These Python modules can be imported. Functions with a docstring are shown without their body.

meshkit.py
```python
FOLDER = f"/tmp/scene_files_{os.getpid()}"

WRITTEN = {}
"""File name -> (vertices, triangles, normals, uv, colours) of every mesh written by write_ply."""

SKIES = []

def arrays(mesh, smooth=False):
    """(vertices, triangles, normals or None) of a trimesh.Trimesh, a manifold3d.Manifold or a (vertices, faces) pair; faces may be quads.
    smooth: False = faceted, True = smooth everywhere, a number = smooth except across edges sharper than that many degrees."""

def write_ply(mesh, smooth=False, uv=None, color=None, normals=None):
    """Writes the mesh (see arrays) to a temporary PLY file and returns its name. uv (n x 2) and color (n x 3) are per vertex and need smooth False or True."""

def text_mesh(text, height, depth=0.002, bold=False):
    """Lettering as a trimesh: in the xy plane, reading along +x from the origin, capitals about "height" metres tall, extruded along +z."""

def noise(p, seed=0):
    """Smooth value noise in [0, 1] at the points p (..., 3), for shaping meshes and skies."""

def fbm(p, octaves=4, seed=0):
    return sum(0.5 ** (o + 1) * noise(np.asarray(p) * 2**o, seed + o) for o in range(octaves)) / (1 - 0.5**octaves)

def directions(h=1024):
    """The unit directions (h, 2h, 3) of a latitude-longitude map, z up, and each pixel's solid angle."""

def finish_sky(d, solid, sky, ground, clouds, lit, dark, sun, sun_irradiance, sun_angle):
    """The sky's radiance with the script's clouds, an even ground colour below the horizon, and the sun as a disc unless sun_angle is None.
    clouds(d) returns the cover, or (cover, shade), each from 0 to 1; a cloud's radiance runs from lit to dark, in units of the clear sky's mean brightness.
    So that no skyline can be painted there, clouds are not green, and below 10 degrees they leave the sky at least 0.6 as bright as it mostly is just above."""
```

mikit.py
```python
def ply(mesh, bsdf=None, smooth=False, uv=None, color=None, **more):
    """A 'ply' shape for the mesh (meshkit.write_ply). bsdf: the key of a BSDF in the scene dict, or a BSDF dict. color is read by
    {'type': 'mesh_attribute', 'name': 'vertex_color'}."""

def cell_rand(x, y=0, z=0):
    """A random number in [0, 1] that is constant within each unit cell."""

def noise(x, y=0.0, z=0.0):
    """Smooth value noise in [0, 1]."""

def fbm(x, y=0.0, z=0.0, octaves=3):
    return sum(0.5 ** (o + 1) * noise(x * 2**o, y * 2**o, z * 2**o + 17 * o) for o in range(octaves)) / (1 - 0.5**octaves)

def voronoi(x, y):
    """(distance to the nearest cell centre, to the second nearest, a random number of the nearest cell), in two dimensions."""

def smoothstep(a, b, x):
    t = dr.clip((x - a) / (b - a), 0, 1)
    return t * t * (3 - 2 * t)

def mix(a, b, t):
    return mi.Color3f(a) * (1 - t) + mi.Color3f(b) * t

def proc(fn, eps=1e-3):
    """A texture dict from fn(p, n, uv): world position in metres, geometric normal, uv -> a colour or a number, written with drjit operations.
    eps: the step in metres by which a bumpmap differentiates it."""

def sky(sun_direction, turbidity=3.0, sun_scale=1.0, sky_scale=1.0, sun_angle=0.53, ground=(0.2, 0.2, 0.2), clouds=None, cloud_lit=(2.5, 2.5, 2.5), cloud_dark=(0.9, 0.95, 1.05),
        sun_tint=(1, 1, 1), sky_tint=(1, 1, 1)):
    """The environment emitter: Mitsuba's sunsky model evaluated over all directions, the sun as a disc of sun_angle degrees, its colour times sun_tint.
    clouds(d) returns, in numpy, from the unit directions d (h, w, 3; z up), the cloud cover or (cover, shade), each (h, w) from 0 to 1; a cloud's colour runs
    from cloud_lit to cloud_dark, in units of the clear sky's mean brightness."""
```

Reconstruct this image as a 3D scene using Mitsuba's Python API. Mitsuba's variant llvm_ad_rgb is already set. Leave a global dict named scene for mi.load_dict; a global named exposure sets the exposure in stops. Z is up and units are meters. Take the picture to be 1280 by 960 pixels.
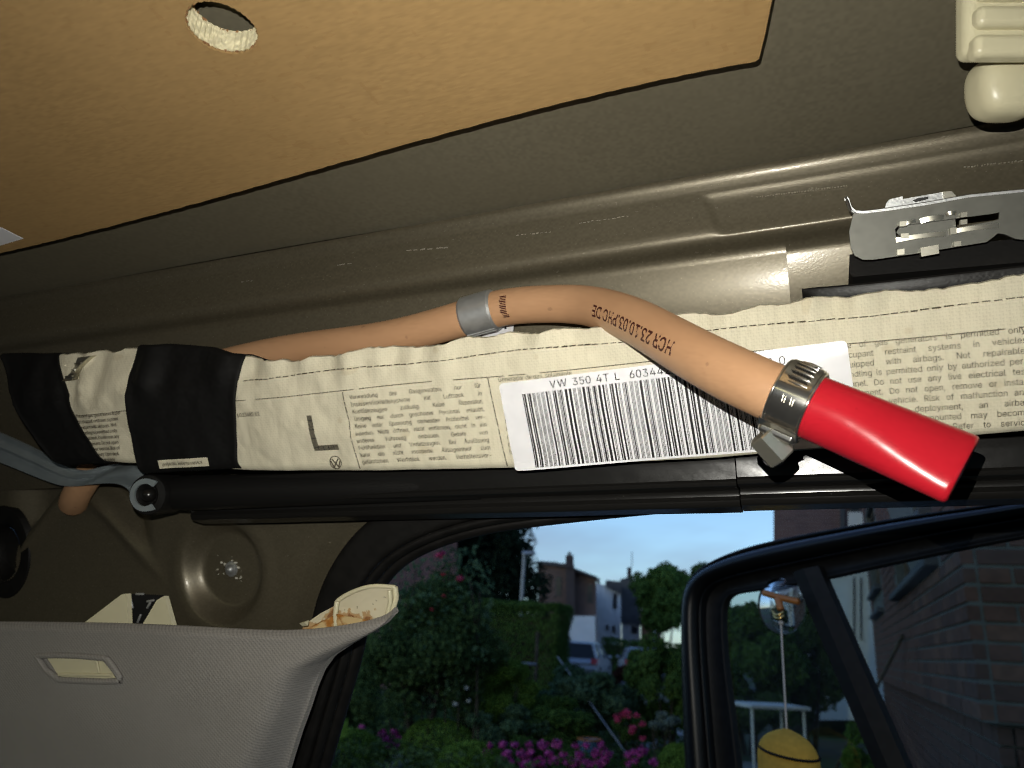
import math, random
import numpy as np, trimesh, manifold3d as m3
import shapely.geometry as sg
import mitsuba as mi, drjit as dr
import mikit, meshkit
from mikit import ply, proc, noise, fbm, smoothstep, mix, cell_rand, voronoi

T = mi.ScalarTransform4f
scene, labels = {}, {}
exposure = 3.0
SKY, FL = 1.22, 0.080
rad, PI = math.radians, math.pi

# ------------------------------------------------------------------ camera, sky, flash
CAM = np.array([0.0, 0.0, 1.4])
F_PX = 961.0                                   # focal length in pixels of a 1280 px wide picture
YAW, PITCH, ROLL = rad(22.47), rad(18.5), rad(3.3)
fwd = np.array([-math.sin(YAW)*math.cos(PITCH), math.cos(YAW)*math.cos(PITCH), math.sin(PITCH)])
r0 = np.array([math.cos(YAW), math.sin(YAW), 0.0]); u0 = np.cross(r0, fwd)
rgt = r0*math.cos(ROLL) + u0*math.sin(ROLL); up = np.cross(rgt, fwd)
tgt = CAM + fwd
scene['camera'] = {'type': 'thinlens', 'fov': 2*math.degrees(math.atan(640/F_PX)), 'fov_axis': 'x', 'near_clip': 0.02, 'far_clip': 600.0,
                   'aperture_radius': 0.0009, 'focus_distance': 0.36,
                   'to_world': T().look_at(origin=CAM.tolist(), target=tgt.tolist(), up=up.tolist())}

def sky_clouds(d):
    q = d / np.maximum(d[..., 2:3] + 0.12, 0.05)
    n = meshkit.fbm(np.stack([q[..., 0]*0.9, q[..., 1]*0.9 + q[..., 0]*0.3, q[..., 2]*0], -1) + 3.7, 5)
    n2 = meshkit.fbm(np.stack([q[..., 0]*0.5, q[..., 1]*0.5, q[..., 2]*0], -1) + 11.3, 4)
    c = np.clip((n - 0.42)*3.0, 0, 1)*0.75
    return c, np.clip((n2 - 0.35)*2.5, 0, 1)
scene['sky'] = mikit.sky((-0.35, -0.93, 0.12), turbidity=3.0, sun_scale=0.0, sky_scale=SKY, ground=(0.08, 0.08, 0.07), clouds=sky_clouds,
                         cloud_lit=(0.80, 0.88, 1.18), cloud_dark=(0.46, 0.62, 1.0), sky_tint=(0.55, 0.82, 1.38))
# the phone's flash: a small lamp just above and left of the lens, as the shadows under hose, cap and panel show
FLASH = CAM + up*0.024 - rgt*0.009 - fwd*0.002
scene['flash'] = {'type': 'spot', 'intensity': {'type': 'rgb', 'value': [FL*1.0, FL*0.97, FL*0.88]}, 'cutoff_angle': 88.0, 'beam_width': 6.0,
                  'to_world': T().look_at(origin=FLASH.tolist(), target=(FLASH + fwd).tolist(), up=up.tolist())}

# ------------------------------------------------------------------ frames: the car leans 0.9 degrees nose up against the level street
cx_ = np.array([0.999884889, 0.0, 0.015172608]); cy_ = np.array([0, 1.0, 0]); cz_ = np.cross(cx_, cy_)
RC = np.stack([cx_, cy_, cz_], 1)
def pix(px, py):
    d = fwd + rgt*(px - 640)/F_PX - up*(py - 480)/F_PX
    return d
def cpix(px, py): return RC.T @ pix(px, py)
def hY(px, py, y): d = cpix(px, py); return d*(y/d[1])
def hZ(px, py, z): d = cpix(px, py); return d*(z/d[2])
def hD(px, py, dep): return cpix(px, py)*dep
def hP(px, py, p0, n):
    d = cpix(px, py); n = np.asarray(n, float); return d*(np.dot(p0, n)/np.dot(d, n))
def wY(px, py, y): d = pix(px, py); return CAM + d*(y/d[1])          # world, at distance y outwards
def ground(px, py, z=0.0): d = pix(px, py); return CAM + d*((z - CAM[2])/d[2])
def to_world(v): return np.asarray(v, float) @ RC.T + CAM

# ------------------------------------------------------------------ mesh helpers
def tm(v, f): return trimesh.Trimesh(np.asarray(v, float), np.asarray(f, int), process=False)
def join(*ms): return trimesh.util.concatenate([m for m in (ms[0] if isinstance(ms[0], (list, tuple)) else ms)])
def norm(v): v = np.asarray(v, float); return v/np.linalg.norm(v)
def grid(P, wrap_u=False, wrap_v=False, flip=False):
    P = np.asarray(P, float); a, b = P.shape[:2]
    i, j = np.meshgrid(np.arange(a if wrap_u else a-1), np.arange(b if wrap_v else b-1), indexing='ij')
    i2, j2 = (i+1) % a, (j+1) % b
    q = np.stack([i*b+j, i2*b+j, i2*b+j2, i*b+j2], -1).reshape(-1, 4)
    f = np.vstack([q[:, [0, 1, 2]], q[:, [0, 2, 3]]])
    if flip: f = f[:, ::-1]
    return tm(P.reshape(-1, 3), f)
def box(size, at=(0, 0, 0), c=0.0, M=None):
    sx, sy, sz = [s/2 for s in size]
    if c <= 0: m = trimesh.creation.box(size)
    else:
        pts = [[x*(sx-c*(k != 0)), y*(sy-c*(k != 1)), z*(sz-c*(k != 2))] for x in (-1, 1) for y in (-1, 1) for z in (-1, 1) for k in range(3)]
        m = trimesh.convex.convex_hull(np.array(pts))
    if M is not None: m.apply_transform(M)
    m.apply_translation(at); return m
def frame_M(x, y, z, o=(0, 0, 0)):
    M = np.eye(4); M[:3, 0], M[:3, 1], M[:3, 2], M[:3, 3] = x, y, z, o; return M
def spline(pts, n):
    from scipy.interpolate import CubicSpline
    p = np.asarray(pts, float); t = np.r_[0, np.cumsum(np.linalg.norm(np.diff(p, axis=0), axis=1)**0.5)]
    u = np.linspace(0, t[-1], n); return CubicSpline(t, p)(u)
def resample(p, n):
    p = np.asarray(p, float); t = np.r_[0, np.cumsum(np.linalg.norm(np.diff(p, axis=0), axis=1))]
    u = np.linspace(0, t[-1], n); return np.stack([np.interp(u, t, p[:, k]) for k in range(p.shape[1])], 1)
def frames(p, ref):
    t = np.gradient(p, axis=0); t /= np.linalg.norm(t, axis=1, keepdims=True)
    a = np.asarray(ref, float)[None] - t*(t @ np.asarray(ref, float))[:, None]; a /= np.linalg.norm(a, axis=1, keepdims=True)
    return t, a, np.cross(t, a)
def tube(p, r, sides=24, ref=(0, 0, 1), caps=True):
    p = np.asarray(p, float); r = np.broadcast_to(r, (len(p),))
    dd = np.gradient(p, axis=0); dd /= np.linalg.norm(dd, axis=1, keepdims=True)
    if np.abs(dd @ norm(ref)).max() > 0.97: ref = (1.0, 0.31, 0.0) if np.abs(dd @ norm((1.0, 0.31, 0))).max() < 0.97 else (0, 1.0, 0.2)
    t, a, b = frames(p, ref); g = np.arange(sides)*2*PI/sides
    P = p[:, None] + r[:, None, None]*(np.cos(g)[None, :, None]*a[:, None] + np.sin(g)[None, :, None]*b[:, None])
    m = grid(P, wrap_v=True)
    if caps:
        n = len(P); v = np.vstack([m.vertices, p[0], p[-1]]); k = np.arange(sides)
        f = np.vstack([m.faces, np.stack([k*0 + n*sides, (k+1) % sides, k], 1)[:, ::-1], np.stack([k*0 + n*sides + 1, (n-1)*sides + (k+1) % sides, (n-1)*sides + k], 1)])
        m = tm(v, f)
    return m
def lathe(prof, o, ax, ref, sides=40, sq=1.0):
    ax = norm(ax); a = norm(np.asarray(ref) - ax*np.dot(ref, ax)); b = np.cross(ax, a); g = np.arange(sides)*2*PI/sides
    P = np.array([np.asarray(o) + ax*h + r*(np.cos(g)[:, None]*a + sq*np.sin(g)[:, None]*b) for r, h in prof])
    return grid(P, wrap_v=True)
def poly(pts2, depth, M):
    m = trimesh.creation.extrude_polygon(sg.Polygon(pts2) if not hasattr(pts2, 'area') else pts2, depth, engine='earcut'); m.apply_transform(M); return m
def hull(pts): return trimesh.convex.convex_hull(np.asarray(pts, float))
def rbox(size, r, n=10):
    s = np.asarray(size)/2 - r
    return m3.Manifold.batch_hull([m3.Manifold.sphere(r, n*4).translate((x*s[0], y*s[1], z*s[2])) for x in (-1, 1) for y in (-1, 1) for z in (-1, 1)])
def mtm(m): q = m.to_mesh(); return tm(q.vert_properties[:, :3], q.tri_verts)

# ------------------------------------------------------------------ registering things and parts
def numbered(k):
    if k not in used: used.add(k); return k
    i = 1
    while f'{k}_{i:03d}' in used: i += 1
    k = f'{k}_{i:03d}'; used.add(k); return k
used = set()
def thing(name, label, cat, group=None, kind=None):
    k = numbered(name); labels[k] = {'label': label, 'category': cat}
    if group: labels[k]['group'] = group
    if kind: labels[k]['kind'] = kind
    return k
def put(key, mesh, bsdf, smooth=False, car=True, **kw):
    if car:
        mesh = mesh.copy() if hasattr(mesh, 'copy') else mesh; mesh.vertices = to_world(mesh.vertices)
    scene[key] = ply(mesh, bsdf, smooth=smooth, **kw); return key
def part(par, name, mesh, bsdf, smooth=False, label=None, kind=None, car=True, **kw):
    k = numbered(par + '__' + name); put(k, mesh, bsdf, smooth, car, **kw)
    if label or kind: labels[k] = {**({'label': label} if label else {}), **({'kind': kind} if kind else {})}
    return k

# ------------------------------------------------------------------ materials
def two(b): return {'type': 'twosided', 'nested': b}
def rgb(*c): return {'type': 'rgb', 'value': list(c)}
def pr(key, col, rough=0.5, metallic=0.0, spec=0.5, bump=None, bscale=1.0, eps=2e-4, **kw):
    b = {'type': 'principled', 'base_color': col if isinstance(col, dict) else rgb(*col), 'roughness': rough, 'metallic': metallic, 'specular': spec, **kw}
    if bump is not None: b = {'type': 'bumpmap', 'arbitrary': proc(bump, eps), 'scale': bscale, 'nested': b}
    scene[key] = two(b); return key
def col_noise(c, amt=0.25, f=40.0, c2=None, oct=3):
    c2 = c2 or tuple(x*(1-amt) for x in c)
    return proc(lambda p, n, uv: mix(c2, c, smoothstep(0.25, 0.75, fbm(p.x*f, p.y*f, p.z*f, oct))))

# car lacquer: grey-olive with metal flakes; overspray-dull in places
def paint_col(p, n, uv):
    a = fbm(p.x*9, p.y*9, p.z*9, 3); b = noise(p.x*900, p.y*900, p.z*900)
    return mix((0.103, 0.088, 0.058), (0.126, 0.109, 0.074), a)*(0.86 + 0.28*b) + mi.Color3f(0.06, 0.055, 0.045)*smoothstep(0.88, 0.95, noise(p.x*900 + 7, p.y*900, p.z*900))
pr('lacquer', proc(paint_col), 0.42, 0.50, 0.30, bump=lambda p, n, uv: 0.000022*noise(p.x*1150, p.y*1150, p.z*1150) + 0.000022*noise(p.x*2100, p.y*2100, p.z*2100), eps=1e-4, clearcoat=0.55, clearcoat_gloss=0.86)
def roof_col(p, n, uv):
    a = fbm(p.x*14, p.y*14, p.z*14, 4); b = noise(p.x*600, p.y*600, p.z*600)
    return mix((0.108, 0.095, 0.064), (0.125, 0.112, 0.078), a)*(0.9 + 0.2*b)
pr('roof_primer', proc(roof_col), 0.62, 0.1, 0.35, bump=lambda p, n, uv: 0.00005*noise(p.x*1100, p.y*1100, p.z*1100), eps=1e-4)
def kraft(p, n, uv):
    a = fbm(p.x*18, p.y*18, p.z*18, 4); b = fbm(p.x*260, p.y*900, p.z*400, 2); s = smoothstep(0.80, 0.86, noise(p.x*330 + 5, p.y*330, p.z*330))
    return mix(mix((0.262, 0.165, 0.067), (0.300, 0.191, 0.081), a)*(0.88 + 0.24*b), (0.22, 0.12, 0.045), 0.22*s)
pr('kraft', proc(kraft), 0.85, 0.0, 0.2, bump=lambda p, n, uv: 0.00012*fbm(p.x*300, p.y*700, p.z*300, 3) + 0.0005*fbm(p.x*30, p.y*30, p.z*30, 2), eps=3e-4)
pr('foam', col_noise((0.66, 0.60, 0.40), 0.25, 500), 0.9, 0.0, 0.1, bump=lambda p, n, uv: 0.0008*noise(p.x*900, p.y*900, p.z*900), eps=3e-4)
pr('foam_rim', (0.20, 0.10, 0.04), 0.9)
CT, ST = math.cos(rad(27)), math.sin(rad(27))
def weave(p):
    s = (p.y*ST - (p.z - 1.4)*CT); x = p.x
    w = 900*2*PI/1.0
    a = dr.sin(x*2*PI/0.00115 + 0.8*noise(x*300, s*300)); b = dr.sin(s*2*PI/0.00135 + 0.8*noise(x*280 + 9, s*280))
    par = dr.sin(x*PI/0.00115)*dr.sin(s*PI/0.00135)
    return 0.5 + 0.25*(a*dr.maximum(par, 0) + b*dr.maximum(-par, 0)) + 0.25*noise(x*700, s*180, 0)
def fabric_col(p, n, uv):
    w = weave(p); a = fbm(p.x*30, p.y*30, p.z*30, 3); st = smoothstep(0.86, 0.92, noise(p.x*130 + 3, p.y*130, p.z*130 + 1))
    return mix(mix((0.465, 0.43, 0.315), (0.605, 0.565, 0.43), smoothstep(0.15, 0.8, w))*(0.95 + 0.1*a), (0.40, 0.31, 0.17), 0.25*st)
pr('airbag_fabric', proc(fabric_col), 0.82, 0.0, 0.25, bump=lambda p, n, uv: 0.00032*weave(p), eps=1.2e-4, sheen=0.3)
pr('ink', col_noise((0.050, 0.043, 0.031), 0.4, 900, (0.145, 0.125, 0.09)), 0.7, spec=0.2)
pr('ink_black', (0.012, 0.012, 0.013), 0.5, spec=0.3)
pr('ink_maroon', (0.045, 0.012, 0.008), 0.5, spec=0.3)
pr('label_paper', col_noise((0.69, 0.69, 0.71), 0.04, 60), 0.32, spec=0.5)
pr('hose_rubber', proc(lambda p, n, uv: mix((0.362, 0.203, 0.108), (0.410, 0.238, 0.132), fbm(p.x*40, p.y*40, p.z*40, 3))*(1 - 0.22*smoothstep(0.90, 0.95, noise(p.x*200, p.y*200, p.z*200)))), 0.42, 0.0, 0.4, bump=lambda p, n, uv: 0.0002*fbm(p.x*160, p.y*160, p.z*160, 2), eps=3e-4)
pr('red_plastic', proc(lambda p, n, uv: mix((0.33, 0.008, 0.016), (0.38, 0.011, 0.020), fbm(p.x*60, p.y*60, p.z*60, 3))*(1 - 0.15*smoothstep(0.90, 0.96, noise(p.x*700, p.y*700, p.z*700)))), 0.24, 0.0, 0.26, bump=lambda p, n, uv: 0.00012*fbm(p.x*150, p.y*150, p.z*150, 2), eps=3e-4)
pr('chrome', col_noise((0.72, 0.70, 0.66), 0.12, 300), 0.13, 0.97)
pr('zinc', proc(lambda p, n, uv: mix((0.36, 0.37, 0.37), (0.50, 0.51, 0.51), fbm(p.x*250, p.y*250, p.z*250, 3))), 0.42, 0.75, 0.5, bump=lambda p, n, uv: 0.00006*noise(p.x*1200, p.y*1200, p.z*1200), eps=1e-4)
pr('zinc_clip', proc(lambda p, n, uv: mix((0.08, 0.08, 0.069), (0.118, 0.118, 0.102), fbm(p.x*220, p.y*220, p.z*220, 3))), 0.5, 0.5, 0.5)
pr('spring_steel', (0.50, 0.48, 0.40), 0.3, 0.9)
pr('grey_strut', proc(lambda p, n, uv: mix((0.22, 0.26, 0.275), (0.33, 0.375, 0.39), fbm(p.x*90, p.y*90, p.z*90, 3))), 0.33, 0.45, 0.5)
pr('strap_black', proc(lambda p, n, uv: mix((0.004, 0.004, 0.004), (0.007, 0.007, 0.007), noise(p.x*700, p.y*700, p.z*700))), 0.72, spec=0.2)
pr('black_gloss', (0.009, 0.0086, 0.008), 0.24, spec=0.45, bump=lambda p, n, uv: 0.00010*fbm(p.x*120, p.y*120, p.z*120, 3), eps=3e-4)
pr('black_plastic', (0.008, 0.0077, 0.0074), 0.45, spec=0.28, bump=lambda p, n, uv: 0.00006*noise(p.x*900, p.y*900, p.z*900), eps=1e-4)
pr('rubber', col_noise((0.0075, 0.007, 0.0065), 0.4, 120), 0.55, spec=0.25, bump=lambda p, n, uv: 0.0001*noise(p.x*500, p.y*500, p.z*500), eps=2e-4)
pr('door_black', (0.0045, 0.0048, 0.0055), 0.36, spec=0.36)
pr('cream_plastic', col_noise((0.50, 0.465, 0.315), 0.06, 40), 0.36, spec=0.5)
SHZ = float((CAM + pix(445, 771)*0.425)[2])      # foot of the cream shell, where its rust stain starts
def shell_col(p, n, uv):
    a = fbm(p.x*60, p.y*60, p.z*60, 3); f_ = fbm(p.x*190, p.y*190, p.z*120, 4)
    base = mix((0.42, 0.38, 0.265), (0.50, 0.455, 0.33), a)*(1 - 0.45*smoothstep(0.84, 0.90, noise(p.x*520 + 2, p.y*520, p.z*520)))
    rust = smoothstep(0.50, 0.56, f_ + (SHZ - p.z)*28.0); dark = smoothstep(0.62, 0.70, f_ + (SHZ - p.z)*20.0)
    return mix(mix(base, (0.30, 0.17, 0.06), rust*0.8), (0.15, 0.055, 0.015), dark*0.8)
pr('cream_back', proc(shell_col), 0.6, spec=0.3)
def rusty(p, n, uv):
    a = fbm(p.x*150, p.y*150, p.z*150, 4)
    return mix(mix((0.40, 0.30, 0.15), (0.26, 0.11, 0.025), smoothstep(0.38, 0.58, a)), (0.10, 0.035, 0.01), smoothstep(0.6, 0.72, a))
pr('rusty_foam', proc(rusty), 0.9, spec=0.1)
def twill(p):
    x = p.x; z = (p.z - 1.4) - 0.35*p.y
    d = (x + z)*2*PI/0.0024; e = (x - z)*2*PI/0.0024
    return 0.5 + 0.35*dr.sin(d + 1.2*noise(x*240, z*240))*(0.6 + 0.4*dr.sin(e)) + 0.15*noise(x*900, z*900)
pr('trim_fabric', proc(lambda p, n, uv: mix((0.135, 0.128, 0.119), (0.25, 0.238, 0.222), twill(p))*(0.9 + 0.2*fbm(p.x*25, p.y*25, p.z*25, 3))), 0.85, spec=0.2, bump=lambda p, n, uv: 0.00035*twill(p), eps=2e-4, sheen=0.4)
pr('dust_white', (0.55, 0.53, 0.45), 0.7)
pr('scuff', col_noise((0.62, 0.58, 0.48), 0.5, 2500), 0.35, 0.6)
pr('felt_yellow', col_noise((0.50, 0.31, 0.055), 0.15, 220), 0.9, spec=0.1, bump=lambda p, n, uv: 0.0004*noise(p.x*800, p.y*800, p.z*800), eps=3e-4)
pr('cord', (0.42, 0.40, 0.36), 0.8)
pr('amber_plastic', (0.34, 0.13, 0.03), 0.35)
pr('brass', (0.65, 0.45, 0.16), 0.25, 1.0)
scene['door_glass'] = {'type': 'thindielectric', 'int_ior': 1.5, 'specular_transmittance': rgb(0.62, 0.72, 0.70)}
scene['clear_vinyl'] = {'type': 'dielectric', 'int_ior': 1.42}
# ================================================================== THE CAR, in car coordinates (x forward, y outboard, z up, origin at the lens)
XL, XR = -1.25, 0.80
ROOF = 0.230
ND = np.array([0, -CT, -ST]); DD = np.array([0, ST, -CT])          # normal and down-direction of the inclined rail face (27 degrees)

car = thing('car_body', 'dull olive grey painted car roof and side rail seen from inside, trim taken off', 'car body')
# --- roof skin
def roof_mesh():
    xs = np.linspace(-2.2, 0.9, 120); ys = np.r_[np.linspace(-1.10, 0.2, 30), np.linspace(0.215, 0.343, 16)]
    P = np.array([[[x, y, ROOF + 0.0012*math.sin(x*5+1)*math.sin(y*9) + 0.0008*math.sin(x*13 + y*17)] for y in ys] for x in xs])
    top = P + [0, 0, 0.012]
    return join(grid(P, flip=True), grid(top))
part(car, 'roof_panel', roof_mesh(), 'roof_primer', True)
op_ = [(0.25, 0.2465), (0.36, 0.243), (0.43, 0.232), (0.475, 0.205), (0.497, 0.165), (0.498, 0.13), (0.480, 0.108), (0.452, 0.100)]
op_ = spline(np.array(op_), 40); xs = np.linspace(-2.2, 0.9, 60)
part(car, 'outer_skin', grid(np.array([[(x, y, z) for y, z in op_] for x in xs])), 'lacquer', True)
# --- side rail: a pressed section, its profile drawn in (y, z), with a joggle and a lapped joint along x
prof = [(0.3395, 0.2277), (0.3408, 0.2270), (0.3420, 0.2258), (0.3430, 0.2242), (0.3437, 0.2224), (0.3444, 0.2203), (0.3445, 0.2190),
        (0.3450, 0.2130), (0.3456, 0.2065), (0.3460, 0.2000), (0.3466, 0.1975), (0.3477, 0.1957), (0.3494, 0.1944), (0.3520, 0.1935),
        (0.3550, 0.1930), (0.3572, 0.1924), (0.3588, 0.1910), (0.3600, 0.1890)]
prof += [(0.3600 + ST*s, 0.1890 - CT*s) for s in np.linspace(0.006, 0.100, 22)]
prof = resample(np.array(prof), 150)
JX = hY(890, 262, 0.3455)[0]
def rail_mesh(x0, x1, n, dy=0.0, dz=0.0, back=0.0, turn=0.0):
    xs = np.linspace(x0, x1, n); P = []
    for x in xs:
        row = []
        for i, (y, z) in enumerate(prof):
            k = 0.0
            if 0.205 < z < 0.222: pass
            j = 0.5 + 0.5*math.tanh((x - JX + (z - 0.207)*0.30)/0.0016)     # joggle step in the flat between the ridges
            jz = max(0, 1 - ((z - 0.2075)/0.0115)**4) if abs(z - 0.2075) < 0.0115 else 0.0
            y2 = y + 0.0016*j*jz + dy
            sl = min(max(0.0, 0.1890 - z)/CT, .06); y2 += 4.0*((sl - .017)**2 - .017**2)*(1 if z < .1890 else 0)          # the lower web is slightly crowned
            if turn: lo_ = max(0.0, 0.1925 - z); y2 += min(1, lo_/.002)*0.0012 + turn*lo_ + 0.05*lo_/.09*max(0, x - x0)
            w = 0.0012*(meshkit.noise(np.array([x*9, y*40, z*22]), 5) - 0.5)
            row.append((x, y2 + w + back*CT, z + dz + back*ST))
        P.append(row)
    return grid(np.array(P), flip=False)
xj = hP(985, 340, np.array([0, .36, .189]), ND)[0]
part(car, 'side_rail', rail_mesh(XL, xj, 520), 'lacquer', True, label='grey olive lacquered roof rail with two pressed ridges, glinting in the flash')
part(car, 'side_rail', rail_mesh(xj - 0.004, XR, 320, back=0.0010, turn=0.14), 'lacquer', True, label='front length of the roof rail behind the lapped joint')
# --- scuffs and bare spots along the rail
rng = random.Random(4)
def scuff(a, b, n, seed):
    r = random.Random(seed); ms = []
    pa = hY(*a, 0.3445); pb = hY(*b, 0.3445)
    for i in range(n):
        t = (i + 0.3 + 0.4*r.random())/n; q = pa + (pb - pa)*t
        yy = float(np.interp(-q[2], -prof[:, 1], prof[:, 0])) + (0.0016 if q[0] > JX else 0)
        L = np.linalg.norm(pb - pa)/n*(0.3 + 0.5*r.random())
        ms.append(box((L, 0.0009, 0.00022 + 0.00042*r.random()**2), (q[0], yy, q[2] + 0.0004*(r.random()-.5)), 0.0001))
    return join(ms)
for i, (a, b, n) in enumerate([((505, 313), (562, 309), 6), ((645, 294), (690, 289), 9), ((722, 279), (786, 270), 12), ((945, 244), (1060, 229), 34), ((1010, 233), (1022, 232), 3), ((1205, 206), (1290, 196), 20), ((420, 331), (440, 329), 3), ((300, 352), (318, 350), 3)]):
    part(car, 'scuff_mark', scuff(a, b, n, i), 'scuff')

# --- pillar: the olive inner sheet below the rail, left of the door opening, with a round pressed boss
def ap_plane(y0=0.405, z0=0.06): return np.array([0, y0, z0]), norm([0, -1, -0.30])
AP0, APN = ap_plane()
APX, APD = np.array([1.0, 0, 0]), norm([0, 0.30, -1])
def on_ap(px, py): return hP(px, py, AP0, APN)
ap_px = [(1480, 580), (1280, 607), (1120, 622), (965, 637), (800, 651), (700, 661), (640, 668), (590, 676), (545, 688), (508, 703), (478, 723), (455, 752), (440, 785), (430, 830), (418, 875), (402, 930), (380, 1010), (350, 1130), (310, 1300)]
AP = np.array([on_ap(*p) for p in ap_px])
def ap2(p): d = np.asarray(p) - AP0; return np.array([d @ APX, d @ APD])
A2 = np.array([ap2(p) for p in AP]); A2 = np.vstack([[[1.2, A2[0, 1] - 0.02]], A2]); A2 = spline(A2, 160)
PP0, PPN = np.array([0, 0.425, 0.06]), norm([0, -1, -0.30])
def pp2(p): d = np.asarray(p) - PP0; return np.array([d @ APX, d @ APD])
boss = pp2(hP(276, 715, PP0, PPN)); notch = pp2(hP(95, 600, PP0, PPN)); dimple = pp2(hP(5, 690, PP0, PPN))
slot_a, slot_b = pp2(hP(60, 560, PP0, PPN)), pp2(hP(135, 640, PP0, PPN))
def sm(a, b, x): t = np.clip((x-a)/(b-a), 0, 1); return t*t*(3-2*t)
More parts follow.
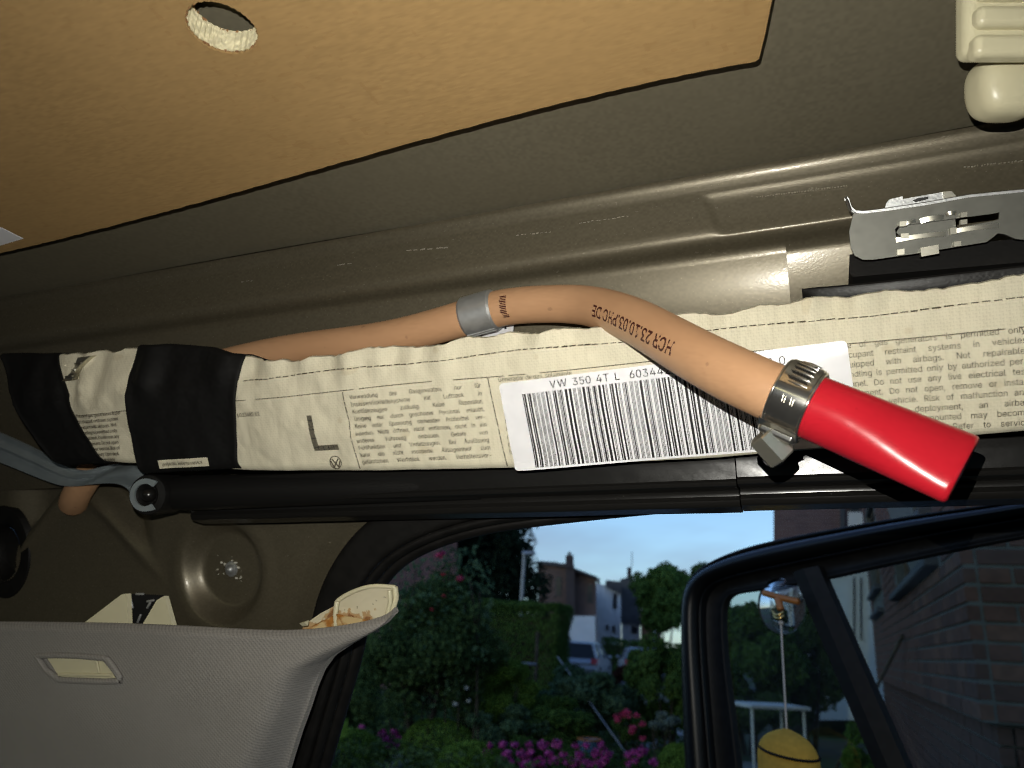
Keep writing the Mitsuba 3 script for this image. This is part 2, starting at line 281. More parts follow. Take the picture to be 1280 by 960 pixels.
def pillar_mesh():
    us = np.linspace(-1.3, 1.3, 30); us = np.unique(np.r_[np.linspace(-1.25, -0.62, 30), np.linspace(-0.62, -0.18, 230), np.linspace(-0.18, 0.0, 14)])
    vs = np.unique(np.r_[np.linspace(-0.06, 0.16, 150), np.linspace(0.16, 1.05, 40)])
    U, V = np.meshgrid(us, vs, indexing='ij')
    r = np.hypot(U - boss[0], (V - boss[1])*0.97)
    h = -0.011*sm(0.036, 0.0235, r)                                    # dished boss
    h += 0.0009*np.exp(-((r - 0.040)/0.006)**2)                        # its raised lip
    h += 0.0016*np.exp(-(r/0.0045)**2)
    d = np.abs((V - notch[1]) - 0.9*np.abs(U - notch[0]) + 0.010)      # V shaped bead below the bracket
    e = (V - notch[1]) - 0.9*np.abs(np.hypot(U - notch[0], 0.012)) + 0.012
    h += -0.013*sm(0.004, -0.008, e)*sm(0.075, 0.045, np.abs(U - notch[0])) + 0.0025*np.exp(-((e-0.010)/0.006)**2)*sm(0.09, 0.05, np.abs(U - notch[0]))
    hd = np.hypot((U - dimple[0])*(1 + .12*np.sin(V*120)), (V - dimple[1])*0.8)
    # roll towards the door opening
    from scipy.spatial import cKDTree
    dist = cKDTree(A2).query(np.stack([U.ravel(), V.ravel()], 1))[0].reshape(U.shape)
    h += 0.006*sm(0.060, 0.028, dist) + 0.0012*(meshkit.fbm(np.stack([U*14, V*14, V*0], -1), 3, 3) - 0.5)
    P = PP0 + U[..., None]*APX + V[..., None]*APD + h[..., None]*PPN
    m = grid(P); c = m.triangles_center; uv = np.stack([c[:, 0] - PP0[0], (c - PP0) @ APD], 1)
    na_ = np.gradient(A2, axis=0); na_ /= np.linalg.norm(na_, axis=1, keepdims=True); na_ = np.stack([-na_[:, 1], na_[:, 0]], 1); na_ = na_ if na_[80] @ np.array([-1., -1.]) > 0 else -na_
    AO = A2 + na_*0.024; op = sg.Polygon(np.vstack([AO, [[AO[-1, 0], 1.4], [1.3, 1.4]]]))
    import shapely
    m.update_faces(~shapely.contains_xy(op, uv[:, 0], uv[:, 1]) & (np.hypot((uv[:, 0] - dimple[0])*(1 + .12*np.sin(uv[:, 1]*120)), (uv[:, 1] - dimple[1])*0.8) > .018)); return m
pillar = part(car, 'pillar_panel', pillar_mesh(), 'lacquer', True, label='bare olive grey pillar sheet metal with a round pressed boss')
gp_ = PP0 + dimple[0]*APX + dimple[1]*APD
part(pillar, 'rubber_grommet', lathe([(.0315, -.0025), (.0295, .0016), (.0215, .0020), (.0170, -.001), (.0150, -.012), (.0001, -.017)], gp_, PPN, APX, 40, 1.2), 'rubber', 50, label='black rubber grommet at the left edge of the pillar')
bp = PP0 + boss[0]*APX + boss[1]*APD - PPN*0.0105
bx = np.array([1.0, 0, 0])
bolt = join(lathe([(0, 0.0042), (0.0016, 0.0040), (0.0030, 0.0028), (0.0034, 0.001), (0.0052, 0.0006), (0.0056, -0.001)], bp, PPN, bx, 20))
part(pillar, 'bolt', bolt, 'zinc', 40)
r = random.Random(9); ms = []
for i in range(46):
    a, q = r.random()*6.28, 0.006 + 0.009*r.random()**1.3
    if 1.0 < a < 2.6 or r.random() < .15: continue
    s = 0.0003 + 0.0009*r.random()**2
    ms.append(box((s*1.6, s, 0.0003), bp + APX*q*math.cos(a) + APD*q*math.sin(a) + PPN*0.0006, 0, frame_M(APX, APD, -PPN)))
part(pillar, 'sealant_crumb', join(ms), 'dust_white', kind='stuff')
# --- rest of the cabin, out of the picture, so that daylight only comes in through real openings
part(car, 'far_side', join(box((3.1, 0.05, 0.78), (-0.65, -1.13, -0.69)), box((3.1, 0.05, 0.12), (-0.65, -1.13, 0.185)), *[box((0.11, 0.05, 0.45), (x, -1.13, -0.08)) for x in (-2.1, -0.95, 0.1)]), 'trim_fabric')
part(car, 'floor', box((3.4, 1.6, 0.04), (-0.6, -0.35, -1.1)), 'rubber')
part(car, 'rear_wall', box((0.05, 1.6, 1.34), (-2.2, -0.35, -0.43)), 'trim_fabric')
part(car, 'near_side', join(box((1.5, 0.03, 0.55), (-1.45, 0.50, 0.03)), box((1.45, 0.03, 1.0), (-1.48, 0.62, -0.6))), 'trim_fabric')
part(car, 'dashboard', rb := mtm(rbox((0.5, 1.5, 0.75), 0.05)).apply_translation((0.98, -0.35, -0.72)), 'black_plastic')

# ================================================================== door seal round the opening
seal = thing('door_seal', 'black rubber door seal curving round the edge of the door opening', 'door seal')
nA = np.gradient(A2, axis=0); nA /= np.linalg.norm(nA, axis=1, keepdims=True); nA = np.stack([-nA[:, 1], nA[:, 0]], 1)
if (nA[80] @ (np.array([-1.0, -1.0]))) < 0: nA = -nA                  # points away from the opening
def sweep_ap(profile):
    P = np.array([[AP0 + (a[0] + n[0]*w)*APX + (a[1] + n[1]*w)*APD + h*APN for (w, h) in profile] for a, n in zip(A2, nA)])
    return grid(P)
def rnd(pts, n=40): return spline(np.asarray(pts, float), n)
part(seal, 'flange_cover', sweep_ap(np.vstack([rnd([(0.036, -0.022), (0.0355, -0.012), (0.033, -0.0085), (0.026, -0.0075), (0.018, -0.0078), (0.0125, -0.009), (0.0115, -0.016)], 40)])), 'rubber', 50)
part(seal, 'bulb', sweep_ap(rnd([(0.0118, -0.016), (0.0105, -0.0115), (0.0085, -0.0105), (0.0063, -0.0125), (0.0058, -0.017)], 24)), 'rubber', True)
part(seal, 'outer_lip', sweep_ap(rnd([(0.0060, -0.017), (0.0045, -0.0155), (0.0022, -0.0165), (0.0004, -0.020), (0.0014, -0.025), (0.010, -0.038), (0.022, -0.052)], 30)), 'rubber', True)

# ================================================================== curtain airbag
FP0 = np.array([0, 0.34, 0.1087])                                     # a point of the front face, s = 0 on the printed line
_p = hP(640, 468, FP0, ND); S0 = float((_p - FP0) @ DD); FP0 = FP0 + DD*S0
def face_hit(px, py): p = hP(px, py, FP0, ND); return p[0], float((p - FP0) @ DD)
S_TOP, S_STITCH = face_hit(640, 419)[1], face_hit(640, 440)[1]
S_BOT = face_hit(640, 586)[1]
_sb = np.array([face_hit(*q) for q in [(60, 574), (125, 578), (310, 590), (480, 590), (640, 587), (900, 574), (1280, 541), (1500, 521)]])
def SB(x): return np.interp(x, _sb[:, 0], _sb[:, 1]) - 0.0013                      # lower edge of the roll
_st = np.array([face_hit(*q) for q in [(-40, 450), (60, 449), (100, 442), (190, 438), (250, 442), (296, 450)]] + [(face_hit(340, 450)[0], S_TOP), (1.0, S_TOP)])
def ST_(x): return np.interp(x, _st[:, 0], _st[:, 1])
def off(x, s):
    """How far the cloth stands proud of the flat face."""
    x, s = np.asarray(x, float), np.asarray(s, float)
    sb = SB(x); m = 0.5*(S_STITCH + sb); h = 0.5*(sb - S_STITCH)
    q = np.clip((s - m)/h, -1.3, 1)
    o = 0.0016*(1 - q**2)
    o = np.where(s < S_STITCH, -0.0006 + -0.22*np.minimum(S_STITCH - s, 0.006) - 0.9*np.maximum(S_STITCH - s - 0.006, 0)**1.15, o)
    pnt = np.stack([x*26, s*10, 0*x], -1)
    amp = 1 + 1.7*sm(-0.10, -0.30, x)
    o = o + amp*(0.0018*(meshkit.fbm(pnt, 3, 11) - 0.5)*sm(0.0, 0.02, sb - s) + 0.0013*(meshkit.fbm(np.stack([x*70, s*60, 0*x], -1), 3, 12) - 0.5))
    ruf = sm(0.0, -0.012, s)
    o = o + ruf*0.0019*np.sin(x*175 + 2.2*np.sin(x*47) + 1.3) * sm(S_STITCH + 0.006, S_TOP, s) + ruf*0.0010*np.sin(x*260 + 3*np.sin(x*31))
    return o
def face(x, s, extra=0.0):
    x, s = np.broadcast_arrays(np.asarray(x, float), np.asarray(s, float))
    return FP0 + x[..., None]*np.array([1.0, 0, 0]) + s[..., None]*DD + (off(x, s) + extra)[..., None]*ND
def top_edge(x): return ST_(x) - 0.0008*np.sin(x*175 + 2.2*np.sin(x*47)) - 0.0007*np.sin(x*83 + 1) - 0.0008*(meshkit.noise(np.stack([x*420, 0*x, 0*x], -1), 2) - 0.5)
STRAP1 = ((-8, 468), (76, 581), (66, 458), (131, 572))
_l0, _l1 = np.array(face_hit(*STRAP1[0])), np.array(face_hit(*STRAP1[1]))
def left_end(s): return _l0[0] + (_l1[0] - _l0[0])*(s - _l0[1])/(_l1[1] - _l0[1]) - 0.004
def airbag_mesh(x1, n):
    u = np.linspace(0, 1, n); rows = []
    def xs_(s): x0 = left_end(s); return x0 + (x1 - x0)*u
    for k in np.linspace(0, 1, 64):
        x = xs_(S_TOP + (S_BOT - S_TOP)*k); te = top_edge(x); rows.append(face(x, te + (SB(x) - 0.004 - te)*k))
    e = rows[-1]
    for a in np.linspace(0.15, 1, 9)*PI/2:                             # rolled lower edge
        rows.append(e + DD*0.0055*math.sin(a) - ND*0.0055*(1 - math.cos(a)))
    e = rows[-1]
    rows.append(e - ND*0.014); rows.append(e - ND*0.024 - DD*0.010)
    x = xs_(S_STITCH); rows.append(face(x, S_STITCH + 0*x, -0.022)); x = xs_(S_TOP); te = top_edge(x); rows.append(face(x, te + 0.003, -0.006)); rows.append(face(x, te - 0.0004, -0.0022)); rows.append(rows[0])
    P = np.stack(rows, 1); end = P[0]; c = end.mean(0)
    return join(grid(P, flip=True), tm(np.vstack([end, c]), [[k, k + 1, len(end)] for k in range(len(end) - 1)]))
bag = thing('curtain_airbag', 'rolled cream woven curtain airbag with printed warnings lying along the roof rail', 'airbag')
part(bag, 'cloth_sleeve', airbag_mesh(0.55, 1500), 'airbag_fabric', True)
def conform(m, extra):
    """Lays a flat mesh (x = x, y = s, z = thickness) on the cloth."""
    v = np.asarray(m.vertices); m = m.copy(); m.vertices = face(v[:, 0], v[:, 1], extra + v[:, 2]); return m
def ribbon(pts, w, th=0.0003):
    p = np.asarray(pts, float); t = np.gradient(p, axis=0); t /= np.linalg.norm(t, axis=1, keepdims=True); n = np.stack([-t[:, 1], t[:, 0]], 1)
    a, b = p - n*w/2, p + n*w/2; z = np.zeros(len(p))
    return grid(np.stack([np.c_[a, z - th], np.c_[a, z], np.c_[b, z], np.c_[b, z - th]], 1))
# stitching along the upper edge
ms = []; r = random.Random(3); x = face_hit(300, 455)[0]
while x < 0.50:
    L = 0.0024 + 0.0012*r.random(); s = S_STITCH + 0.0006*math.sin(x*60) + 0.00025*(r.random() - .5)
    q = ribbon(np.stack([np.linspace(x, x + L, 4), np.full(4, s)], 1), 0.00036 + 0.00016*r.random()); ms.append(conform(q, 0.0004)); x += L + 0.0006 + 0.0008*r.random()
part(bag, 'seam_stitching', join(ms), 'ink')
xs = np.linspace(left_end(0) + .003, 0.55, 900)
gap = meshkit.noise(np.stack([xs*130, 0*xs, 0*xs], -1), 8) > 0.16
ms = []
for seg in np.split(np.arange(900), np.nonzero(np.diff(gap.astype(int)))[0] + 1):
    if gap[seg[0]] and len(seg) > 2: ms.append(conform(ribbon(np.stack([xs[seg], 0.0004*np.sin(xs[seg]*40)], 1), 0.00042), 0.00022))
part(bag, 'printed_line', join(ms), 'ink')
def vline(px0, py0, px1, py1, w=0.00042):
    a, b = face_hit(px0, py0), face_hit(px1, py1); ms = []; k = 0; r = random.Random(int(px0)); t = 0
    while t < 1:
        L = 0.04 + 0.12*r.random(); u = np.linspace(t, min(1, t + L), 5)
        ms.append(conform(ribbon(np.stack([a[0] + (b[0]-a[0])*u, a[1] + (b[1]-a[1])*u], 1), w), 0.00022)); t += L + 0.02*r.random()
    return join(ms)
for q in [(432, 489, 450, 587), (611, 472, 634, 583), (86, 512, 92, 530)]: part(bag, 'printed_line', vline(*q), 'ink')
_words = {}
def word(t):
    if t not in _words: _words[t] = meshkit.text_mesh(t, 1.0, 0.0001, bold=False); _words[t].vertices[:, 2] = 0
    return _words[t]
def text_line(t, x0, s0, h, width=None, squeeze=0.86, slope=0.0, natural=False, x1=9.0):
    """One line of print on the cloth: words set from x0 on, justified to width when given; capitals h tall standing on s0."""
    ws = [word(w) for w in t.split()]; wid = [w.bounds[1][0]*h*squeeze for w in ws]
    sp = 0.32*h if width is None or len(ws) < 2 else (width - sum(wid))/(len(ws) - 1)
    if sp < 0.2*h and width is not None: k = width/(sum(wid) + 0.25*h*(len(ws)-1)); wid = [w*k for w in wid]; squeeze = squeeze*k; sp = 0.25*h*k
    x, out = x0, []
    for w, ww in zip(ws, wid):
        if x + ww > x1: break
        m = w.copy(); v = m.vertices; m.vertices = np.c_[x + v[:, 0]*h*squeeze, s0 - v[:, 1]*h + slope*(x - x0), v[:, 2]*0]
        out.append(m); x += ww + sp
    return join(out)
def block(lines, px0, px1, py0, dpy, h, key_label=None, just=True, shear=0.0):
    """Lines of print; px0, px1 give the column's borders in the first line's row."""
    x0, s0 = face_hit(px0, py0); x1, _ = face_hit(px1, py0 - (px1 - px0)*0.09); p = face_hit(px0 + 2, py0 + dpy)[1] - s0
    return join([conform(text_line(t, x0 + i*shear, s0 + i*p, h, (x1 - x0) if just else None), 0.0003) for i, t in enumerate(lines)])
german = ['Verwendung des Gasgenerators nur für', 'Insassenrückhaltesysteme mit Luftsack in', 'Kraftfahrzeugen zulässig. Keine Reparatur.', 'Umgang nur durch geschultes Personal erlaubt.', 'Keine unter Spannung stehenden Prüfmittel ver-',
          'wenden. Nicht öffnen, nicht entfernen, nicht in ein', 'anderes Fahrzeug einbauen. Gefahr von', 'Fehlfunktion und Verletzungen. Bei Auslösung', 'kann die nicht montierte Airbageinheit zum', 'gefährlichen Wurfstück werden. Verhaltensvor-']
part(bag, 'warning_text', block(german, 441, 603, 498, 9.1, 0.00235), 'ink', label='block of German warning text on the cloth')
part(bag, 'warning_text', block(['Generador de gas, solamente', '', ''][:1], 624, 740, 477, 9, 0.00235, just=False), 'ink', label='line of Spanish warning text half hidden by the white label')
part(bag, 'warning_text', block(['un', 'n', 'c', 'N', 'P', 'n', 'p', 'h'][0:8], 628.5, 700, 500, 9.6, 0.00235, just=False), 'ink', label='column of first letters peeping out left of the white label')
english = ['use of gas generators is permitted only', 'occupant restraint systems in vehicles', 'equipped with airbags. Not repairable.', 'handling is permitted only by authorized per-', 'sonnel. Do not use any live electrical test', 'equipment. Do not open, remove or install', 'in another vehicle. Risk of malfunction and', 'injury. Upon deployment, an airbag', 'unit not properly mounted may become', 'a dangerous projectile. Refer to service']
part(bag, 'warning_text', block(english, 1048, 1281, 436, 12.0, 0.00255), 'ink', label='block of English warning text at the right end of the cloth')
short = ['The use of gas generators is per', 'for occupant restraint system', 'equipped with airbags. Not', 'handling is permitted only', 'personnel. Do not use any', 'equipment. Do not open', 'another vehicle. Risk of', 'and injury. Upon depl', 'unit not properly']
part(bag, 'warning_text', block(short, 97, 196, 522, 7.0, 0.0022, just=False, shear=0.0007), 'ink', label='block of English warning text between the two black straps')
q = face_hit(299, 521); part(bag, 'part_number', conform(text_line('6023485 81', q[0], q[1], 0.0024), 0.0003), 'ink')
# the big L drawn in outline blocks
a, b, c = face_hit(391, 518), face_hit(397, 563), face_hit(423, 563)
Lm = [box((0.0030, b[1]-a[1], 0.0002), ((a[0]+b[0])/2, (a[1]+b[1])/2, 0)), box((c[0]-b[0], 0.0030, 0.0002), ((c[0]+b[0])/2 + 0.0012, b[1]-0.0014, 0))]
Lm = [m.subdivide().subdivide() for m in Lm]
pr('ink_grey', col_noise((0.15, 0.135, 0.10), 0.5, 1400), 0.7, spec=0.2)
part(bag, 'side_letter', join([conform(m, 0.0002) for m in Lm]), 'ink_grey', label='large grey capital letter L printed on the cloth')
ms = []
for k in range(4):
    ms.append(ribbon([[a[0]-0.0014, a[1] + (b[1]-a[1])*(k+.55)/4], [a[0], a[1] + (b[1]-a[1])*(k+.55)/4 + .0002], [a[0]+0.0016, a[1] + (b[1]-a[1])*(k+.55)/4]], 0.0004))
    ms.append(ribbon([[b[0] + (c[0]-b[0])*(k+.5)/4, b[1]-0.0025], [b[0] + (c[0]-b[0])*(k+.5)/4 + .0002, b[1]-0.001], [b[0] + (c[0]-b[0])*(k+.5)/4, b[1]]], 0.0004))
part(bag, 'side_letter', join([conform(m, 0.00045) for m in ms]), 'ink_black')
q = face_hit(420, 578); R_ = 0.0038
def ring(r0, r1, n=40):
    g = np.linspace(0, 2*PI, n); c, s = np.cos(g), np.sin(g)
    return grid(np.stack([np.c_[q[0] + r0*c, q[1] + r0*s, 0*g], np.c_[q[0] + r1*c, q[1] + r1*s, 0*g]], 1))
em = [ring(R_*0.88, R_*1.02)]
for pts in ([(-.55, -.62), (-.12, .05), (0, -.1), (.12, .05), (.55, -.62)], [(-.82, -.3), (-.42, .78), (0, .1), (.42, .78), (.82, -.3)]):
    em += [ribbon(resample([[q[0] + u*R_*.95, q[1] + v*R_*.95] for u, v in pts[k:k+2]], 4), 0.00062) for k in range(4)]
part(bag, 'round_emblem', join([conform(m, 0.0003) for m in em]), 'ink')

# --- white bar code label
e0, e1, e2 = face_hit(625, 479), face_hit(1058, 425), face_hit(645, 588)
ex = np.array(e1) - np.array(e0); LW = np.linalg.norm(ex); ex = ex/LW; ey = np.array([-ex[1], ex[0]]); LH = float((np.array(e2) - np.array(e0)) @ ey); LO = np.array(e0)
sh_ = float((np.array(e2) - np.array(e0)) @ ex)/LH
def lz(x, y): return 0.0003*(1 + np.sin(x*60)) + 0.0006*sm(LH*0.9, LH, y)*(1 + np.sin(x*45 + 1))
def lab(m, extra):
    v = np.asarray(m.vertices); uv_ = LO + np.outer(v[:, 0] + sh_*v[:, 1], ex) + np.outer(v[:, 1], ey)
    m = m.copy(); w = 1.0
    P = face(uv_[:, 0], uv_[:, 1], extra + v[:, 2]); P -= (off(uv_[:, 0], uv_[:, 1])*(1-w))[:, None]*ND; P += 0.0004*ND; m.vertices = P; return m
rr = 0.0022; cor = sg.box(rr, rr, LW-rr, LH-rr).buffer(rr, quad_segs=5)
gx, gy = np.linspace(0, LW, 180), np.linspace(0, LH, 36)
P = np.array([[[min(max(x, 0), LW), y, 0] for y in gy] for x in gx])
for i in range(180):
    for j in range(36):
        x, y = P[i, j, :2]
        dx = max(rr - x, x - (LW - rr), 0); dy = max(rr - y, y - (LH - rr), 0); d = math.hypot(dx, dy)
        if d > rr: P[i, j, 0] += (rr/d - 1)*dx*(1 if x > LW/2 else -1); P[i, j, 1] += (rr/d - 1)*dy*(1 if y > LH/2 else -1)
P[..., 2] += lz(P[..., 0], P[..., 1])
label = part(bag, 'label', lab(grid(P), 0), 'label_paper', True, label='white bar code label stuck on the cloth beneath the hose')
r = random.Random(77); bars = []; x = 0.0115; yb0, yb1 = LH*0.145, LH*0.975
while x < LW*0.80:
    for wd, gp in r.choice([((3, 2), (1, 1), (1, 4)), ((1, 1), (1, 1), (1, 3)), ((2, 1), (3, 3)), ((1, 1), (1, 1), (2, 1), (1, 4)), ((4, 3),), ((1, 1), (3, 1), (1, 3))]):
        bars.append((x, wd*0.00029)); x += (wd + gp)*0.00029
bm = []
for (x, u) in bars:
    ys = np.linspace(yb0, yb1, 8); bm.append(grid(np.stack([np.c_[0*ys + x, ys, 0*ys], np.c_[0*ys + x + u, ys, 0*ys]], 1)))
def lab_z(m): m = m.copy(); v = m.vertices.copy(); v[:, 2] += lz(v[:, 0], v[:, 1]); m.vertices = v; return m
part(label, 'barcode', lab(lab_z(join(bm)), 0.00022), 'ink_black')
def lab_text(t, x, y, h, gapk=1.0, sq=1.0):
    out = []; xx = x
    for chn in t:
        if chn == ' ': xx += h*0.55; continue
        w = word(chn).copy(); v = w.vertices; w.vertices = np.c_[xx + v[:, 0]*h*sq, y - v[:, 1]*h, 0*v[:, 0]]; out.append(w); xx += (w.bounds[1][0] - w.bounds[0][0]) + h*0.22*gapk
    return lab(lab_z(join(out)), 0.00025)
part(label, 'lettering', lab_text('VW 350 4T L  60344210', LW*0.165, LH*0.105 + 0.0004, 0.0036), 'ink_black')
part(label, 'lettering', lab_text('1.0', LW*0.795, LH*0.155, 0.0036), 'ink_black')

# --- black straps
def strap(lt, lb, rt, rb_, extra=0.0022):
    """A band right round the roll; its corners in the picture: left top, left bottom, right top, right bottom."""
    a, b, c, d = [np.array(face_hit(*q)) for q in (lt, lb, rt, rb_)]
    s0, s1 = float(ST_((a[0] + c[0])/2)) - 0.0005, float(SB((b[0] + d[0])/2)) - 0.0035; rows = []; u = np.linspace(0, 1, 60)
    def xs_at(s): return (a[0] + (b[0]-a[0])*(s - a[1])/(b[1]-a[1]))*(1-u) + (c[0] + (d[0]-c[0])*(s - c[1])/(d[1]-c[1]))*u
    def at_(s, k):
        xx = xs_at(s); ss = ST_(xx) - .0008 + (s1 - ST_(xx))*k; xx = xs_at(s + float((ss - s).mean())); return face(xx, ss, extra)*0.6 + 0.4*(FP0 + xx[:, None]*np.array([1., 0, 0]) + ss[:, None]*DD + (extra + (lambda w_: w_*off(xx, ss) + (1 - w_)*.0008)(sm(0, 1, (S_STITCH + .008 - ss)/.014)))[:, None]*ND) + (0.0010*np.sin(k*PI)*np.sin(u*PI) + .0007*np.exp(-((u-.99)/.03)**2) + .0007*np.exp(-((u-.01)/.03)**2))[:, None]*ND
    for k in np.linspace(0, 1, 40): rows.append(at_(s0 + (s1 - s0)*k, k))
    R_ = 0.0055 + extra; e = rows[-1]; low = [e + DD*R_*math.sin(g_) - ND*R_*(1 - math.cos(g_)) + (xs_at(s1 + R_*g_) - xs_at(s1))[:, None]*np.array([1., 0, 0]) for g_ in np.linspace(.15, 1, 9)*PI/2]; low += [low[-1] - ND*.02]
    t = rows[0]; top = [t - ND*.0008 - DD*.0012, t - ND*0.0030 - DD*0.0020, t - ND*.007 - DD*.0014, t - ND*0.022 + DD*0.004]
    P = np.stack(top[::-1] + rows + low, 1); I_ = P - ND*.0009
    return grid(np.concatenate([I_[:1], P, I_[-1:]], 0), flip=True)
part(bag, 'strap', strap(*STRAP1, 0.003), 'strap_black', 50, label='slanting black strap round the far left end of the airbag')
part(bag, 'strap', strap((158, 452), (178, 592), (298, 456), (301, 592), 0.0028), 'strap_black', 50, label='broad black strap round the airbag next to the printed part number')
a, b = face_hit(205, 573), face_hit(270, 587)
gx, gy = np.linspace(a[0], b[0], 20), np.linspace(a[1], a[1] + 0.0052, 6)
patch = grid(np.array([[[x + (0.002 if j else 0)*0, y, 0] for j, y in enumerate(gy)] for x in gx]))
def flat(m, extra): v = np.asarray(m.vertices); m = m.copy(); m.vertices = FP0 + v[:, :1]*np.array([1., 0, 0]) + v[:, 1:2]*DD + (extra + 0.55*0 + 0.45*off(v[:, 0], v[:, 1]) + v[:, 2])[:, None]*ND; return m
part(bag, 'cloth_tab', flat(patch, 0.0046), 'airbag_fabric', True, label='strip of printed cloth showing at the foot of the broad strap')
part(bag, 'warning_text', flat(text_line('projectile. Refer to service', a[0] + 0.003, a[1] + 0.0036, 0.0021, x1=b[0]), 0.0050), 'ink')
# staple-like metal crimp between the straps
a, b = face_hit(97, 447), face_hit(82, 476)
u = np.linspace(0, 1, 12); rows = []
for w in (-0.0045, 0.0045):
    rows.append(np.array([face(a[0] + (b[0]-a[0])*k + w, a[1] + (b[1]-a[1])*k, 0.0045) for k in u]))
cr = grid(np.stack([rows[0] - ND*0.005, rows[0], rows[1], rows[1] - ND*0.005], 1))
part(bag, 'crimp_band', join(cr, *[tube(np.array([rows[0][i] + ND*.0004, rows[1][i] + ND*.0004]), 0.0006, 8) for i in (3, 6, 9)]), 'spring_steel', 40)

# ================================================================== gas hose with crimp ring
hose = thing('gas_hose', 'tan rubber gas hose with dark print, bending over the white label', 'hose')
D = 0.0196
hp = [((160, 500), .512, .0092), ((230, 470), .496, .0092), ((320, 446), .476, .0092), ((400, 433), .457, .0092), ((500, 419), .434, .0093), ((600, 392), .416, .0095), ((640, 383), .409, .0094), ((690, 380), .398, .0094), ((735, 382.5), .383, .0096), ((790, 400), .351, .0101), ((850, 433), .313, .0102), ((910, 465), .286, .0102), ((960, 488), .272, .0100), ((1000, 505), .266, .0099)]
HC = spline([hD(*q, d) for q, d, _ in hp], 260)
HR = 1.04*np.interp(np.arange(260), np.array([np.argmin(np.linalg.norm(HC - hD(*q, d), axis=1)) for q, d, _ in hp]), [x for *_, x in hp])
part(hose, 'rubber_tube', tube(HC, HR, 48), 'hose_rubber', True)
HT, HA, HB = frames(HC, (0, 0, 1)); HL = np.r_[0, np.cumsum(np.linalg.norm(np.diff(HC, axis=0), axis=1))]
def hose_at(px):
    k = [HC[i] @ RC.T for i in range(len(HC))]; xs_ = np.array([640 + F_PX*(q @ rgt)/(q @ fwd) for q in k]); return float(np.interp(px, xs_, HL))
def on_hose(L, ang, rr_):
    c = np.stack([np.interp(L, HL, HC[:, k]) for k in range(3)], -1); a = np.stack([np.interp(L, HL, HA[:, k]) for k in range(3)], -1); b = np.stack([np.interp(L, HL, HB[:, k]) for k in range(3)], -1)
    return c + rr_[..., None]*(np.cos(ang)[..., None]*a + np.sin(ang)[..., None]*b)
def hR(L): return np.interp(L, HL, HR)
def face_angle(L):
    """Angle round the hose that looks at the lens."""
    c, a, b = [np.array([np.interp(L, HL, M[:, k]) for k in range(3)]) for M in (HC, HA, HB)]
    return math.atan2(-c @ b, -c @ a)
# a word's x runs along the hose against HL (the print stands on its head), y round it
def hose_text(t, La, Lb, dang, h):
    m = meshkit.text_mesh(t, h, 0.0001, bold=True); v = m.vertices; k = (La - Lb)/v[:, 0].max()
    L = La - v[:, 0]*k; fa = np.interp(L, [Lb, La], [face_angle(Lb), face_angle(La)])
    sgn = 1.0 if (on_hose(np.array([La]), np.array([fa.mean() + .1]), np.array([.01]))[0] - on_hose(np.array([La]), np.array([fa.mean()]), np.array([.01]))[0])[2] < 0 else -1.0
    m.vertices = on_hose(L, fa + sgn*(v[:, 1]/(D/2) + dang), hR(L) + 0.00016); return m
part(hose, 'printed_text', hose_text('HCR 23.10.03.PHC DE', hose_at(868), hose_at(763), -0.05, 0.0050), 'ink_maroon', label='dark red print upside down along the hose')
Lc, La = hose_at(642), hose_at(634); fa = face_angle((Lc + La)/2); ms = []
for k in range(13):
    aa = fa - 0.62 + k*0.095; w = 0.028 + 0.010*(k % 3 == 0); lo = 0.0 if k < 11 else 0.001
    sgs = np.linspace(La + 0.0012*math.sin(k*2.) *0.3 + lo, Lc + lo, 4)
    ms.append(grid(np.stack([on_hose(sgs, np.full(4, aa - w), hR(sgs) + .00016), on_hose(sgs, np.full(4, aa + w), hR(sgs) + .00016)], 1)))
part(hose, 'printed_bars', join(ms), 'ink_maroon')
ring_ = thing('hose_crimp_ring', 'dull grey metal sleeve round the tan hose above the cloth', 'hose clip')
La, Lb = hose_at(581), hose_at(620); Ls = np.linspace(La, Lb, 16); cc = np.stack([np.interp(Ls, HL, HC[:, k]) for k in range(3)], 1)
rp = hR(Ls) + 0.0014; rp[0] -= .0009; rp[-1] -= .0009
sl = tube(cc, rp, 48)
part(ring_, 'sleeve', sl, 'zinc', 30)
fa = face_angle((La+Lb)/2)
sg_ = np.linspace(La + 0.001, Lb - 0.001, 6)
lowa = [x for x in (fa + 1.0, fa - 1.0)]; lowa = min(lowa, key=lambda a_: on_hose(np.array([La]), np.array([a_]), np.array([.01]))[0][2])
part(ring_, 'seam', join(tube(on_hose(sg_, np.full(6, lowa), hR(sg_) + 0.0016), 0.0006, 8), tube(on_hose(sg_, np.full(6, lowa + 0.25*(1 if lowa > fa else -1)), hR(sg_) + 0.0013), 0.0007, 8)), 'zinc', 40)
p = hD(622, 413, .424); part(ring_, 'foot_plate', box((0.019, 0.0012, 0.010), p, 0.0003, frame_M(norm([1, 0, .12]), norm([-.1, 1, -.4]), np.cross(norm([1, 0, .12]), norm([-.1, 1, -.4])))), 'label_paper', label='pale tag under the grey hose sleeve')
part(ring_, 'spring_eye', tube(np.array([hD(613, 413, .421), hD(614, 409, .421), hD(624, 406, .421), hD(631, 407, .421), hD(632, 411, .421)]), 0.0006, 8), 'strap_black', True)

